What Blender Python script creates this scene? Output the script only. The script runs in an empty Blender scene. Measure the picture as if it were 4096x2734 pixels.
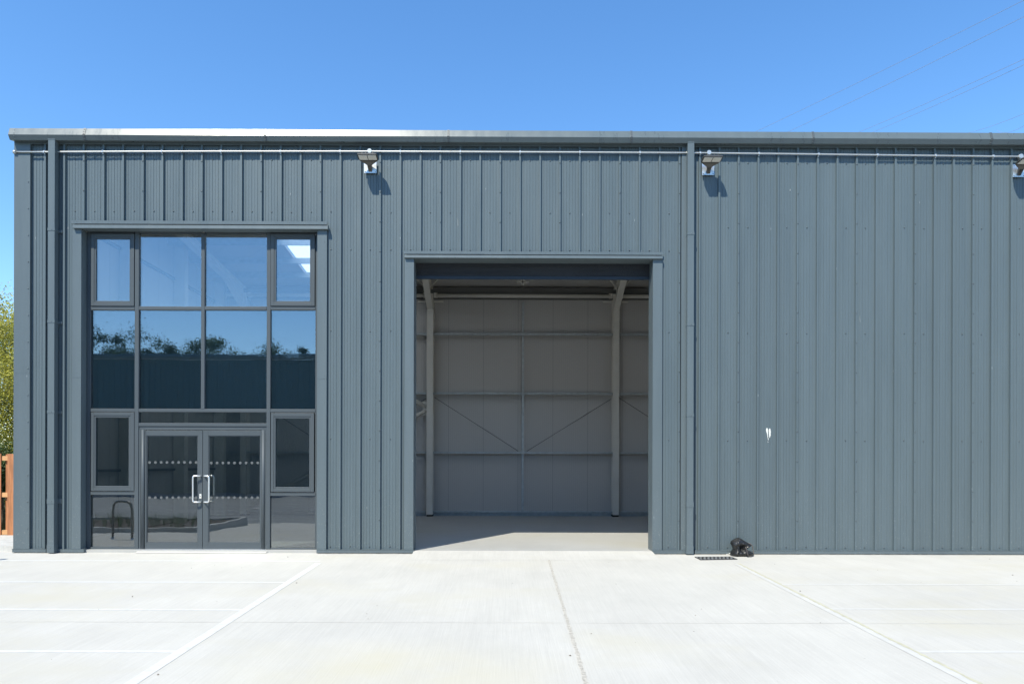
import bpy, bmesh, math, random
from mathutils import Vector, Matrix, noise
random.seed(7)
R = math.radians
S = bpy.context.scene
C = S.collection

# ------------------------------------------------------------------ camera
FPX = 2730.0                     # focal length in photo pixels (4096 wide)
PCX, PCY = 2030.0, 1856.0        # principal point of the shifted lens
CAMZ, D = 1.475, 11.667          # eye height over the hall floor, distance to facade
YAW, ROLL = R(0.25), R(0.15)
cam_d = bpy.data.cameras.new('camera'); cam = bpy.data.objects.new('camera', cam_d); C.objects.link(cam)
cam_d.sensor_width = 36; cam_d.lens = FPX / 4096 * 36
cam_d.shift_x = (2048 - PCX) / 4096; cam_d.shift_y = (PCY - 1367) / 4096
cam_d.clip_start = 0.05; cam_d.clip_end = 3000
RM = Matrix.Rotation(-YAW, 3, 'Z') @ Matrix.Rotation(R(90), 3, 'X') @ Matrix.Rotation(ROLL, 3, 'Z')
cam.matrix_world = Matrix.Translation((0, 0, CAMZ)) @ RM.to_4x4()
S.camera = cam

# ------------------------------------------------------------------ sky and sun
SUN = Vector((-0.555, -1.0, 1.545)).normalized()      # towards the sun
el = math.asin(SUN.z)
w = bpy.data.worlds.new("World"); S.world = w; w.use_nodes = True
nt = w.node_tree; bg = nt.nodes['Background']
sky = nt.nodes.new('ShaderNodeTexSky'); sky.sky_type = 'NISHITA'; sky.sun_disc = False
sky.sun_elevation = el; sky.sun_rotation = math.atan2(SUN.x, SUN.y)
sky.altitude = 0; sky.air_density = 1.0; sky.dust_density = 0.0; sky.ozone_density = 3.0
hsv = nt.nodes.new('ShaderNodeHueSaturation'); hsv.inputs['Saturation'].default_value = 1.2
nt.links.new(sky.outputs[0], hsv.inputs['Color']); nt.links.new(hsv.outputs[0], bg.inputs[0]); bg.inputs[1].default_value = 0.15
sl = bpy.data.lights.new('sun', 'SUN'); sl.energy = 3.85; sl.angle = R(0.53); sl.color = (1, 0.95, 0.82)
so = bpy.data.objects.new('sun', sl); C.objects.link(so)
so.rotation_euler = SUN.to_track_quat('Z', 'Y').to_euler(); so.location = (-20, -30, 60)
S.view_settings.view_transform = 'Standard'; S.view_settings.look = 'None'
S.view_settings.exposure = 0.85; S.view_settings.gamma = 1
S.cycles.max_bounces = 12; S.cycles.transparent_max_bounces = 24; S.cycles.glossy_bounces = 4; S.cycles.diffuse_bounces = 6

# ------------------------------------------------------------------ pixel <-> world helpers (for laying out measured positions)
def ray(px, py): return RM @ Vector(((px - PCX) / FPX, -(py - PCY) / FPX, -1.0))
def P(px, py, Y=D):
    d = ray(px, py); t = Y / d.y
    return d.x * t, CAMZ + d.z * t
def PX(px, py=1450, Y=D): return P(px, py, Y)[0]
def PZ(py, px=2030, Y=D): return P(px, py, Y)[1]
def RECT(x0, y0, x1, y1, Y=D):
    cx, cy = (x0 + x1) / 2, (y0 + y1) / 2
    return PX(x0, cy, Y), PX(x1, cy, Y), PZ(y1, cx, Y), PZ(y0, cx, Y)
GZ, GS = -0.045, 0.025
def gz(y): return GZ + GS * (min(max(y, 3.5), D) - D)
def G(px, py):
    d = ray(px, py); t = (GZ - GS * D - CAMZ) / (d.z - GS * d.y)
    return d.x * t, d.y * t

# ------------------------------------------------------------------ mesh builder
class MB:
    def __init__(s): s.v = []; s.f = []; s.m = []; s.mi = 0; s.sm = []; s.smooth = False
    def face(s, idx): s.f.append(idx); s.m.append(s.mi); s.sm.append(s.smooth)
    def quad(s, a, b, c, d):
        n = len(s.v); s.v += [a, b, c, d]; s.face((n, n+1, n+2, n+3))
    def box(s, x0, x1, y0, y1, z0, z1):
        if x0 > x1: x0, x1 = x1, x0
        if y0 > y1: y0, y1 = y1, y0
        if z0 > z1: z0, z1 = z1, z0
        n = len(s.v)
        s.v += [(x0,y0,z0),(x1,y0,z0),(x1,y1,z0),(x0,y1,z0),(x0,y0,z1),(x1,y0,z1),(x1,y1,z1),(x0,y1,z1)]
        for f in ((3,2,1,0),(4,5,6,7),(0,1,5,4),(1,2,6,5),(2,3,7,6),(3,0,4,7)): s.face(tuple(n+i for i in f))
    def hexa(s, pts):   # 8 points ordered as in box
        n = len(s.v); s.v += [tuple(p) for p in pts]
        for f in ((3,2,1,0),(4,5,6,7),(0,1,5,4),(1,2,6,5),(2,3,7,6),(3,0,4,7)): s.face(tuple(n+i for i in f))
    def tube(s, pts, r, seg=10, caps=True):
        pts = [Vector(p) for p in pts]; n0 = len(s.v); sm = s.smooth; s.smooth = True
        rs = r if isinstance(r, (list, tuple)) else [r]*len(pts)
        up = None
        for i, p in enumerate(pts):
            t = (pts[min(i+1, len(pts)-1)] - pts[max(i-1, 0)]).normalized()
            if up is None:
                up = Vector((0,0,1)) if abs(t.z) < .9 else Vector((1,0,0))
            a = t.cross(up).normalized(); up = a.cross(t).normalized()
            for k in range(seg):
                q = 2*math.pi*k/seg
                s.v.append(tuple(p + (a*math.cos(q) + up*math.sin(q))*rs[i]))
        for i in range(len(pts)-1):
            for k in range(seg):
                k2 = (k+1) % seg
                s.face((n0+i*seg+k, n0+i*seg+k2, n0+(i+1)*seg+k2, n0+(i+1)*seg+k))
        s.smooth = sm
        if caps:
            s.face(tuple(n0+k for k in reversed(range(seg))))
            e = n0+(len(pts)-1)*seg; s.face(tuple(e+k for k in range(seg)))
    def prism(s, prof, a0, a1, axis='x'):   # prof: list of (u,v); axis x: (a,u,v); axis y: (u,a,v); axis z: (u,v,a)
        n = len(s.v); k = len(prof)
        for a in (a0, a1):
            for u, v in prof:
                s.v.append((a,u,v) if axis == 'x' else (u,a,v) if axis == 'y' else (u,v,a))
        for i in range(k):
            j = (i+1) % k; s.face((n+i, n+j, n+k+j, n+k+i))
        s.face(tuple(n+i for i in reversed(range(k)))); s.face(tuple(n+k+i for i in range(k)))
    def dome(s, x, y, z, r=.011, d=(0,-1,0), h=.8):
        d = Vector(d); a = d.orthogonal().normalized(); b = d.cross(a); n = len(s.v); c = Vector((x,y,z)); sm = s.smooth; s.smooth = True
        for rr, hh in ((1,0),(.8,.6)):
            for k in range(8):
                q = k*math.pi/4; s.v.append(tuple(c + (a*math.cos(q)+b*math.sin(q))*r*rr + d*r*hh*h))
        s.v.append(tuple(c + d*r*h))
        for k in range(8):
            k2 = (k+1) % 8; s.face((n+k, n+k2, n+8+k2, n+8+k)); s.face((n+8+k, n+8+k2, n+16))
        s.smooth = sm
    def disc(s, x, y, z, r, seg=20):
        n = len(s.v)
        for k in range(seg):
            q = 2*math.pi*k/seg; s.v.append((x + r*math.cos(q), y, z + r*math.sin(q)))
        s.face(tuple(n+k for k in range(seg)))
    def mark(s):
        if not hasattr(s, 'marks'): s.marks = []
        s.marks.append((len(s.v), len(s.f)))
    def build_split(s, name, mats, parent=None, bevel=0):
        mk = s.marks + [(len(s.v), len(s.f))]; out = []
        for (v0, f0), (v1, f1) in zip(mk, mk[1:]):
            if f1 == f0: continue
            q = MB(); q.v = s.v[v0:v1]; q.f = [tuple(i-v0 for i in f) for f in s.f[f0:f1]]; q.m = s.m[f0:f1]; q.sm = s.sm[f0:f1]
            out.append(q.build(name, mats, parent, bevel))
        return out
    def build(s, name, mats, parent=None, bevel=0):
        me = bpy.data.meshes.new(name); me.from_pydata(s.v, [], s.f)
        if not isinstance(mats, (list, tuple)): mats = [mats]
        for m in mats: me.materials.append(m)
        me.polygons.foreach_set('material_index', s.m); me.polygons.foreach_set('use_smooth', s.sm)
        me.update()
        b = bmesh.new(); b.from_mesh(me)
        if len(b.faces) < 60000 and name not in ('crown',): bmesh.ops.recalc_face_normals(b, faces=b.faces)
        b.to_mesh(me); b.free()
        o = bpy.data.objects.new(name, me); C.objects.link(o)
        if parent: o.parent = parent; o.matrix_parent_inverse = Matrix.Translation(-Vector(parent.location)) if not parent.parent else Matrix()
        if bevel:
            md = o.modifiers.new('bevel', 'BEVEL'); md.width = bevel; md.segments = 2; md.limit_method = 'ANGLE'
        return o
def tag(o, label=None, cat=None, group=None, kind=None):
    for k, v in (('label', label), ('category', cat), ('group', group), ('kind', kind)):
        if v: o[k] = v
    return o
def thing(name, label, cat, loc=(0,0,0), group=None):
    o = bpy.data.objects.new(name, None); o.empty_display_size = .3; C.objects.link(o); o.location = loc
    return tag(o, label, cat, group)
def copy_thing(o, dx, dy, dz, label, rz=0, sc=1):
    r = o.copy(); C.objects.link(r); r.location = Vector(o.location) + Vector((dx,dy,dz)); r['label'] = label
    r.rotation_euler.z = rz; r.scale = (sc, sc, sc)
    for ch in o.children:
        c = ch.copy(); C.objects.link(c); c.parent = r
        for g in ch.children:
            q = g.copy(); C.objects.link(q); q.parent = c
    return r

# ------------------------------------------------------------------ materials
def mat(name, col, rough=.5, metal=0, spec=.5, var=0, vscale=3, bump=0, bscale=50, bdist=.01, stretch=None, coat=0, rvar=0):
    m = bpy.data.materials.new(name); m.use_nodes = True; t = m.node_tree; b = t.nodes['Principled BSDF']
    b.inputs['Base Color'].default_value = (*col, 1); b.inputs['Roughness'].default_value = rough
    b.inputs['Metallic'].default_value = metal; b.inputs['Specular IOR Level'].default_value = spec
    if coat: b.inputs['Coat Weight'].default_value = coat; b.inputs['Coat Roughness'].default_value = .15
    tc = t.nodes.new('ShaderNodeTexCoord'); mp = t.nodes.new('ShaderNodeMapping'); t.links.new(tc.outputs['Object'], mp.inputs[0])
    if stretch: mp.inputs['Scale'].default_value = stretch
    m['_'] = 0
    if var:
        n = t.nodes.new('ShaderNodeTexNoise'); n.inputs['Scale'].default_value = vscale; n.inputs['Detail'].default_value = 6; n.inputs['Roughness'].default_value = .6
        t.links.new(mp.outputs[0], n.inputs[0])
        mr = t.nodes.new('ShaderNodeMapRange'); mr.inputs[1].default_value = .3; mr.inputs[2].default_value = .7
        mr.inputs[3].default_value = 1-var; mr.inputs[4].default_value = 1+var; t.links.new(n.outputs[0], mr.inputs[0])
        mx = t.nodes.new('ShaderNodeMix'); mx.data_type = 'RGBA'; mx.blend_type = 'MULTIPLY'; mx.inputs[0].default_value = 1
        mx.inputs[6].default_value = (*col, 1); t.links.new(mr.outputs[0], mx.inputs[7]); t.links.new(mx.outputs[2], b.inputs['Base Color'])
        if rvar:
            m2 = t.nodes.new('ShaderNodeMapRange'); m2.inputs[1].default_value = .3; m2.inputs[2].default_value = .7
            m2.inputs[3].default_value = rough-rvar; m2.inputs[4].default_value = rough+rvar; t.links.new(n.outputs[0], m2.inputs[0]); t.links.new(m2.outputs[0], b.inputs['Roughness'])
    if bump:
        n = t.nodes.new('ShaderNodeTexNoise'); n.inputs['Scale'].default_value = bscale; n.inputs['Detail'].default_value = 4
        t.links.new(mp.outputs[0], n.inputs[0]); bp = t.nodes.new('ShaderNodeBump'); bp.inputs['Strength'].default_value = bump; bp.inputs['Distance'].default_value = bdist
        t.links.new(n.outputs[0], bp.inputs['Height']); t.links.new(bp.outputs[0], b.inputs['Normal'])
    del m['_']
    return m
def N(t, ty, **k):
    n = t.nodes.new(ty)
    for a, v in k.items(): setattr(n, a, v)
    return n

def paint_mat(name, col, rough=.42, speck=True, bumpd=.004):
    """sheet steel with factory paint: faint vertical streaks, dust specks, scuffs, slight oil-canning"""
    m = mat(name, col, rough, spec=.32 if speck else .5); t = m.node_tree; b = t.nodes['Principled BSDF']; L = t.links.new
    mp = [n for n in t.nodes if n.type == 'MAPPING'][0]; tc = [n for n in t.nodes if n.type == 'TEX_COORD'][0]
    m1 = N(t, 'ShaderNodeMapping'); m1.inputs['Scale'].default_value = (4, 4, .35); L(tc.outputs['Object'], m1.inputs[0])
    n1 = N(t, 'ShaderNodeTexNoise'); n1.inputs['Scale'].default_value = 1.6; n1.inputs['Detail'].default_value = 7; n1.inputs['Roughness'].default_value = .65; L(m1.outputs[0], n1.inputs[0])
    r1 = N(t, 'ShaderNodeMapRange'); r1.inputs[1].default_value = .3; r1.inputs[2].default_value = .7; r1.inputs[3].default_value = .95; r1.inputs[4].default_value = 1.06; L(n1.outputs[0], r1.inputs[0])
    mx = N(t, 'ShaderNodeMix', data_type='RGBA', blend_type='MULTIPLY'); mx.inputs[0].default_value = 1; mx.inputs[6].default_value = (*col, 1); L(r1.outputs[0], mx.inputs[7])
    out = mx.outputs[2]
    if speck:
        s0 = N(t, 'ShaderNodeSeparateXYZ'); L(tc.outputs['Object'], s0.inputs[0]); a0 = N(t, 'ShaderNodeMath', operation='ADD'); a0.inputs[1].default_value = -PX(2714); L(s0.outputs[0], a0.inputs[0])
        fl = N(t, 'ShaderNodeMath', operation='FLOOR'); L(a0.outputs[0], fl.inputs[0]); wn0 = N(t, 'ShaderNodeTexWhiteNoise', noise_dimensions='1D'); L(fl.outputs[0], wn0.inputs['W'])
        r0 = N(t, 'ShaderNodeMapRange'); r0.inputs[3].default_value = .965; r0.inputs[4].default_value = 1.035; L(wn0.outputs[0], r0.inputs[0])
        mx0 = N(t, 'ShaderNodeMix', data_type='RGBA', blend_type='MULTIPLY'); mx0.inputs[0].default_value = 1; L(out, mx0.inputs[6]); L(r0.outputs[0], mx0.inputs[7]); out = mx0.outputs[2]
        # stretched scuffs
        m2 = N(t, 'ShaderNodeMapping'); m2.inputs['Scale'].default_value = (9, 9, 2.2); L(tc.outputs['Object'], m2.inputs[0])
        v = N(t, 'ShaderNodeTexVoronoi'); v.inputs['Scale'].default_value = 1.0; L(m2.outputs[0], v.inputs[0])
        lt = N(t, 'ShaderNodeMath', operation='LESS_THAN'); lt.inputs[1].default_value = .045; L(v.outputs['Distance'], lt.inputs[0])
        wn = N(t, 'ShaderNodeSeparateColor'); L(v.outputs['Color'], wn.inputs[0])
        gt = N(t, 'ShaderNodeMath', operation='GREATER_THAN'); gt.inputs[1].default_value = .86; L(wn.outputs[0], gt.inputs[0])
        mu = N(t, 'ShaderNodeMath', operation='MULTIPLY'); L(lt.outputs[0], mu.inputs[0]); L(gt.outputs[0], mu.inputs[1])
        mu2 = N(t, 'ShaderNodeMath', operation='MULTIPLY'); mu2.inputs[1].default_value = .35; L(mu.outputs[0], mu2.inputs[0])
        mx2 = N(t, 'ShaderNodeMix', data_type='RGBA'); L(mu2.outputs[0], mx2.inputs[0]); L(out, mx2.inputs[6]); mx2.inputs[7].default_value = (.5, .5, .48, 1)
        # splash-back dirt and dust specks near the ground
        sx = N(t, 'ShaderNodeSeparateXYZ'); L(tc.outputs['Object'], sx.inputs[0])
        hz = N(t, 'ShaderNodeMapRange'); hz.inputs[1].default_value = 1.6; hz.inputs[2].default_value = 0.0; hz.inputs[3].default_value = 0; hz.inputs[4].default_value = 1; L(sx.outputs[2], hz.inputs[0])
        n3 = N(t, 'ShaderNodeTexNoise'); n3.inputs['Scale'].default_value = 60; n3.inputs['Detail'].default_value = 2; L(tc.outputs['Object'], n3.inputs[0])
        g3 = N(t, 'ShaderNodeMapRange'); g3.inputs[1].default_value = .66; g3.inputs[2].default_value = .74; L(n3.outputs[0], g3.inputs[0])
        mu3 = N(t, 'ShaderNodeMath', operation='MULTIPLY'); L(hz.outputs[0], mu3.inputs[0]); L(g3.outputs[0], mu3.inputs[1])
        mu4 = N(t, 'ShaderNodeMath', operation='MULTIPLY'); mu4.inputs[1].default_value = .5; L(mu3.outputs[0], mu4.inputs[0])
        mx3 = N(t, 'ShaderNodeMix', data_type='RGBA'); L(mu4.outputs[0], mx3.inputs[0]); L(mx2.outputs[2], mx3.inputs[6]); mx3.inputs[7].default_value = (.45, .44, .40, 1)
        out = mx3.outputs[2]
    L(out, b.inputs['Base Color'])
    r2 = N(t, 'ShaderNodeMapRange'); r2.inputs[1].default_value = .3; r2.inputs[2].default_value = .7; r2.inputs[3].default_value = rough-.05; r2.inputs[4].default_value = rough+.06; L(n1.outputs[0], r2.inputs[0]); L(r2.outputs[0], b.inputs['Roughness'])
    n4 = N(t, 'ShaderNodeTexNoise'); n4.inputs['Scale'].default_value = 1.3; n4.inputs['Detail'].default_value = 2; L(tc.outputs['Object'], n4.inputs[0])
    bp = N(t, 'ShaderNodeBump'); bp.inputs['Strength'].default_value = .5; bp.inputs['Distance'].default_value = bumpd*2; L(n4.outputs[0], bp.inputs['Height']); L(bp.outputs[0], b.inputs['Normal'])
    return m

CLAD = (.095, .124, .136)
M = {}
M['clad'] = paint_mat('painted_steel_cladding', CLAD)
M['flash'] = paint_mat('painted_steel_flashing', (.102, .129, .140), .40)
M['gutter'] = paint_mat('painted_gutter', (.105, .130, .135), .30, speck=False, bumpd=.002)
M['frame'] = mat('powder_coated_aluminium', (.068, .082, .090), .48, spec=.3, var=.04, vscale=2)
M['galv'] = mat('galvanised_steel', (.62, .64, .65), .38, metal=.85, var=.12, vscale=20)
M['galv_dull'] = mat('galvanised_rail', (.46, .49, .49), .5, metal=.45, var=.15, vscale=9)
M['conduit'] = mat('zinc_conduit', (.5, .51, .5), .38, metal=.6, var=.06, vscale=15)
M['steel_in'] = mat('primed_steelwork', (.68, .65, .58), .55, var=.05, vscale=3)
M['handle'] = mat('brushed_stainless', (.82, .81, .78), .36, metal=.8)
M['lamp'] = mat('dark_cast_aluminium', (.085, .08, .072), .4, metal=.3, var=.1, vscale=30)
M['lampglass'] = mat('led_lens_array', (.62, .60, .54), .25, var=.15, vscale=120)
M['screw'] = mat('screw_heads', (.085, .10, .105), .35, metal=.3)
M['white'] = mat('white_paint', (.62, .62, .58), .6, var=.05, vscale=40)
M['black_foot'] = mat('black_grout', (.02, .02, .02), .7)
M['rubber'] = mat('black_plastic', (.02, .02, .02), .4)
M['shutter'] = mat('shutter_slats', (.022, .028, .036), .45, spec=.3, var=.05)
M['concrete_kerb'] = mat('kerb_concrete', (.46, .45, .42), .9, var=.15, vscale=6, bump=.3, bscale=80)
M['opp'] = mat('dark_teal_cladding', (.06, .10, .105), .5, var=.04)

def liner_mat():
    m = mat('white_liner_panels', (.5, .48, .455), .45); t = m.node_tree; b = t.nodes['Principled BSDF']; L = t.links.new
    tc = [n for n in t.nodes if n.type == 'TEX_COORD'][0]; sx = N(t, 'ShaderNodeSeparateXYZ'); L(tc.outputs['Object'], sx.inputs[0])
    ad = N(t, 'ShaderNodeMath', operation='ADD'); L(sx.outputs[0], ad.inputs[0]); L(sx.outputs[1], ad.inputs[1])
    mu = N(t, 'ShaderNodeMath', operation='MULTIPLY'); mu.inputs[1].default_value = 1/.06; L(ad.outputs[0], mu.inputs[0])
    fr = N(t, 'ShaderNodeMath', operation='FRACT'); L(mu.outputs[0], fr.inputs[0])
    pp = N(t, 'ShaderNodeMath', operation='LESS_THAN'); pp.inputs[1].default_value = .15; L(fr.outputs[0], pp.inputs[0])
    fr2 = N(t, 'ShaderNodeMath', operation='FRACT'); L(ad.outputs[0], fr2.inputs[0])
    p2 = N(t, 'ShaderNodeMath', operation='LESS_THAN'); p2.inputs[1].default_value = .012; L(fr2.outputs[0], p2.inputs[0])
    mx = N(t, 'ShaderNodeMix', data_type='RGBA'); mm = N(t, 'ShaderNodeMath', operation='MULTIPLY'); mm.inputs[1].default_value = .16; L(pp.outputs[0], mm.inputs[0])
    L(mm.outputs[0], mx.inputs[0]); mx.inputs[6].default_value = (.53, .51, .48, 1); mx.inputs[7].default_value = (.2, .2, .2, 1)
    m2 = N(t, 'ShaderNodeMath', operation='MULTIPLY'); m2.inputs[1].default_value = .5; L(p2.outputs[0], m2.inputs[0])
    mx2 = N(t, 'ShaderNodeMix', data_type='RGBA'); L(m2.outputs[0], mx2.inputs[0]); L(mx.outputs[2], mx2.inputs[6]); mx2.inputs[7].default_value = (.15, .15, .15, 1)
    L(mx2.outputs[2], b.inputs['Base Color'])
    return m
M['liner'] = liner_mat()

def glass_mat(name, refl, tint, seed, wav=.012, wscale=.55):
    m = bpy.data.materials.new(name); m.use_nodes = True; t = m.node_tree; t.nodes.clear(); L = t.links.new
    out = N(t, 'ShaderNodeOutputMaterial'); mix = N(t, 'ShaderNodeMixShader'); tr = N(t, 'ShaderNodeBsdfTransparent'); gl = N(t, 'ShaderNodeBsdfGlossy')
    gl.inputs['Roughness'].default_value = 0.0; gl.inputs['Color'].default_value = (.92, .97, 1, 1); tr.inputs['Color'].default_value = (*tint, 1)
    fr = N(t, 'ShaderNodeFresnel'); fr.inputs['IOR'].default_value = 1.5
    ad = N(t, 'ShaderNodeMath', operation='ADD', use_clamp=True); ad.inputs[1].default_value = refl - .04
    L(fr.outputs[0], ad.inputs[0]); L(ad.outputs[0], mix.inputs[0]); L(tr.outputs[0], mix.inputs[1]); L(gl.outputs[0], mix.inputs[2]); L(mix.outputs[0], out.inputs[0])
    tc = N(t, 'ShaderNodeTexCoord'); mp = N(t, 'ShaderNodeMapping'); mp.inputs['Location'].default_value = (seed, seed*2, seed*.7); mp.inputs['Scale'].default_value = (.7, 1, 1.3)
    L(tc.outputs['Object'], mp.inputs[0]); n = N(t, 'ShaderNodeTexNoise'); n.inputs['Scale'].default_value = wscale; n.inputs['Detail'].default_value = 2.5; L(mp.outputs[0], n.inputs[0])
    bp = N(t, 'ShaderNodeBump'); bp.inputs['Strength'].default_value = 1; bp.inputs['Distance'].default_value = wav; L(n.outputs[0], bp.inputs['Height'])
    L(bp.outputs[0], gl.inputs['Normal'])
    return m
M['glass'] = glass_mat('outer_glass', .20, (.92, .95, .96), 1.3, .0009, .9)
M['glass2'] = glass_mat('inner_glass', .07, (.80, .85, .87), 7.9, .004, 1.2)
M['glass_low'] = glass_mat('outer_glass_low', .18, (.55, .58, .58), 3.1, .0024, 1.1)  # darker tint than the upper glass stands in for a dimmer hall behind
M['dots'] = mat('etched_vinyl_dots', (.09, .10, .10), .6)

def concrete_mat(name, base, warm=0, joints=False, broom=.065, rough=.85):
    m = mat(name, base, rough); t = m.node_tree; b = t.nodes['Principled BSDF']; L = t.links.new
    tc = [n for n in t.nodes if n.type == 'TEX_COORD'][0]
    def noise_(scale, det, st, lo, hi, a, c, rot=0):
        mp = N(t, 'ShaderNodeMapping'); mp.inputs['Scale'].default_value = st; mp.inputs['Rotation'].default_value = (0,0,rot); L(tc.outputs['Object'], mp.inputs[0])
        n = N(t, 'ShaderNodeTexNoise'); n.inputs['Scale'].default_value = scale; n.inputs['Detail'].default_value = det; n.inputs['Roughness'].default_value = .62; L(mp.outputs[0], n.inputs[0])
        r = N(t, 'ShaderNodeMapRange'); r.inputs[1].default_value = lo; r.inputs[2].default_value = hi; r.inputs[3].default_value = a; r.inputs[4].default_value = c; L(n.outputs[0], r.inputs[0])
        return r.outputs[0]
    def mul(c, f):
        mx = N(t, 'ShaderNodeMix', data_type='RGBA', blend_type='MULTIPLY'); mx.inputs[0].default_value = 1
        if isinstance(c, tuple): mx.inputs[6].default_value = (*c, 1)
        else: L(c, mx.inputs[6])
        L(f, mx.inputs[7]); return mx.outputs[2]
    o = mul(base, noise_(.45, 8, (1,1,1), .3, .7, .92, 1.05))
    o = mul(o, noise_(3.2, 6, (1,.45,1), .3, .7, .96, 1.03))
    o = mul(o, noise_(9, 3, (6,.12,1), .25, .75, 1-broom, 1+broom*.6))
    o = mul(o, noise_(90, 2, (1,1,1), .2, .8, .95, 1.04))
    # stain patches
    st = noise_(.28, 5, (1,1.6,1), .52, .68, 0, .8)
    mx = N(t, 'ShaderNodeMix', data_type='RGBA'); L(st, mx.inputs[0]); L(o, mx.inputs[6]); mx.inputs[7].default_value = (base[0]*.95, base[1]*.93, base[2]*.84, 1); o = mx.outputs[2]
    # dark pock marks
    v = N(t, 'ShaderNodeTexVoronoi'); v.inputs['Scale'].default_value = 2.1; L(tc.outputs['Object'], v.inputs[0])
    lt = N(t, 'ShaderNodeMath', operation='LESS_THAN'); lt.inputs[1].default_value = .02; L(v.outputs['Distance'], lt.inputs[0])
    mu = N(t, 'ShaderNodeMath', operation='MULTIPLY'); mu.inputs[1].default_value = .3; L(lt.outputs[0], mu.inputs[0])
    mx = N(t, 'ShaderNodeMix', data_type='RGBA'); L(mu.outputs[0], mx.inputs[0]); L(o, mx.inputs[6]); mx.inputs[7].default_value = (.18, .16, .13, 1); o = mx.outputs[2]
    if warm:
        c = G(1560, 2690); mp = N(t, 'ShaderNodeMapping', vector_type='POINT'); mp.inputs['Location'].default_value = (-c[0]/1.9, -c[1]/1.2, 0); mp.inputs['Scale'].default_value = (1/1.9, 1/1.2, 0); L(tc.outputs['Object'], mp.inputs[0])
        ln = N(t, 'ShaderNodeVectorMath', operation='LENGTH'); L(mp.outputs[0], ln.inputs[0])
        sr = N(t, 'ShaderNodeMapRange', interpolation_type='SMOOTHSTEP'); sr.inputs[1].default_value = 1; sr.inputs[2].default_value = .2; sr.inputs[3].default_value = 0; sr.inputs[4].default_value = 1; L(ln.outputs['Value'], sr.inputs[0])
        nn = noise_(1.4, 5, (1,1,1), .3, .7, .2, 1); mq = N(t, 'ShaderNodeMath', operation='MULTIPLY'); L(sr.outputs[0], mq.inputs[0]); L(nn, mq.inputs[1])
        mx = N(t, 'ShaderNodeMix', data_type='RGBA'); L(mq.outputs[0], mx.inputs[0]); L(o, mx.inputs[6]); mx.inputs[7].default_value = (.46, .43, .335, 1); o = mx.outputs[2]
    L(o, b.inputs['Base Color'])
    mp = N(t, 'ShaderNodeMapping'); mp.inputs['Scale'].default_value = (7, .15, 1); L(tc.outputs['Object'], mp.inputs[0])
    n = N(t, 'ShaderNodeTexNoise'); n.inputs['Scale'].default_value = 12; n.inputs['Detail'].default_value = 3; L(mp.outputs[0], n.inputs[0])
    bp = N(t, 'ShaderNodeBump'); bp.inputs['Strength'].default_value = .35; bp.inputs['Distance'].default_value = .004; L(n.outputs[0], bp.inputs['Height']); L(bp.outputs[0], b.inputs['Normal'])
    return m
M['yard'] = concrete_mat('brushed_concrete', (.468, .452, .408), warm=1)
M['hall'] = concrete_mat('power_floated_floor', (.41, .405, .38), broom=.0, rough=.42)
M['joint'] = mat('dirty_joint_filler', (.39, .365, .315), .9, var=.35, vscale=30, bump=.5, bscale=60)
M['joint_clean'] = mat('tooled_joint', (.465, .45, .405), .9, var=.08, vscale=9)
M['cream'] = mat('cream_joint_seal', (.43, .41, .30), .8, var=.12, vscale=12)
M['line'] = mat('road_marking_paint', (.54, .54, .515), .6, var=.10, vscale=14)
M['faint'] = mat('worn_marking_paint', (.495, .485, .45), .7, var=.06, vscale=9)
M['spandrel'] = mat('dark_spandrel_board', (.085, .125, .125), .6)
M['asphalt'] = mat('asphalt', (.17, .185, .195), .9, var=.2, vscale=5, bump=.4, bscale=150)
M['earth'] = mat('bark_mulch', (.06, .042, .03), .95, var=.5, vscale=20, bump=1, bscale=40, bdist=.04)
M['grassy'] = mat('rough_grass', (.07, .10, .03), .9, var=.3, vscale=4)

# ================================================================== GROUND
XL, XR = PX(62), 16.2            # building ends
DB = 19.62                       # inner face of back wall
m = MB()
ys = [-700, -60, 3.5, D, 900]
zs = [-.26, -.26, gz(3.5)-.006, GZ-.006, GZ-.006]
for i in range(4): m.quad((-700, ys[i], zs[i]), (700, ys[i], zs[i]), (700, ys[i+1], zs[i+1]), (-700, ys[i+1], zs[i+1]))
tag(m.build('ground', M['grassy']), kind='structure')
m = MB(); m.quad((-60, -15.5, -.256), (60, -15.5, -.256), (60, 3.5, gz(3.5)-.002), (-60, 3.5, gz(3.5)-.002))
tag(m.build('road', M['asphalt']), kind='structure')
m = MB(); m.quad((-14, 3.5, gz(3.5)), (40, 3.5, gz(3.5)), (40, D, GZ), (-14, D, GZ)); m.quad((-14, D, GZ), (40, D, GZ), (40, D+.3, GZ), (-14, D+.3, GZ))
# ramped lip up to the hall floor in the shutter opening
rx0, rx1 = PX(1656, 2200), PX(2594, 2200)
for k in range(6):
    ya_, yb_ = D-.7+k*.1167, D-.7+(k+1)*.1167; f0, f1 = (k/6)**1.5, ((k+1)/6)**1.5
    za_, zb_ = gz(ya_)+.001+f0*(0-gz(D)-.001), gz(yb_)+.001+f1*(0-gz(D)-.001)
    m.quad((rx0, ya_, za_), (rx1+.06, ya_, za_), (rx1+.06, yb_, zb_), (rx0, yb_, zb_))
# threshold ramp at the doors
tx0, tx1 = PX(548, 2200), PX(1068, 2200)
m.quad((tx0, D-.06, gz(D)+.004), (tx1, D-.06, gz(D)+.004), (tx1, D+.05, -.004), (tx0, D+.05, -.004))
tag(m.build('yard', M['yard']), kind='structure')
m = MB(); m.box(XL+.1, XR-.1, D, DB+.2, -.08, 0)
tag(m.build('hall_floor', M['hall']), kind='structure')
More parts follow.
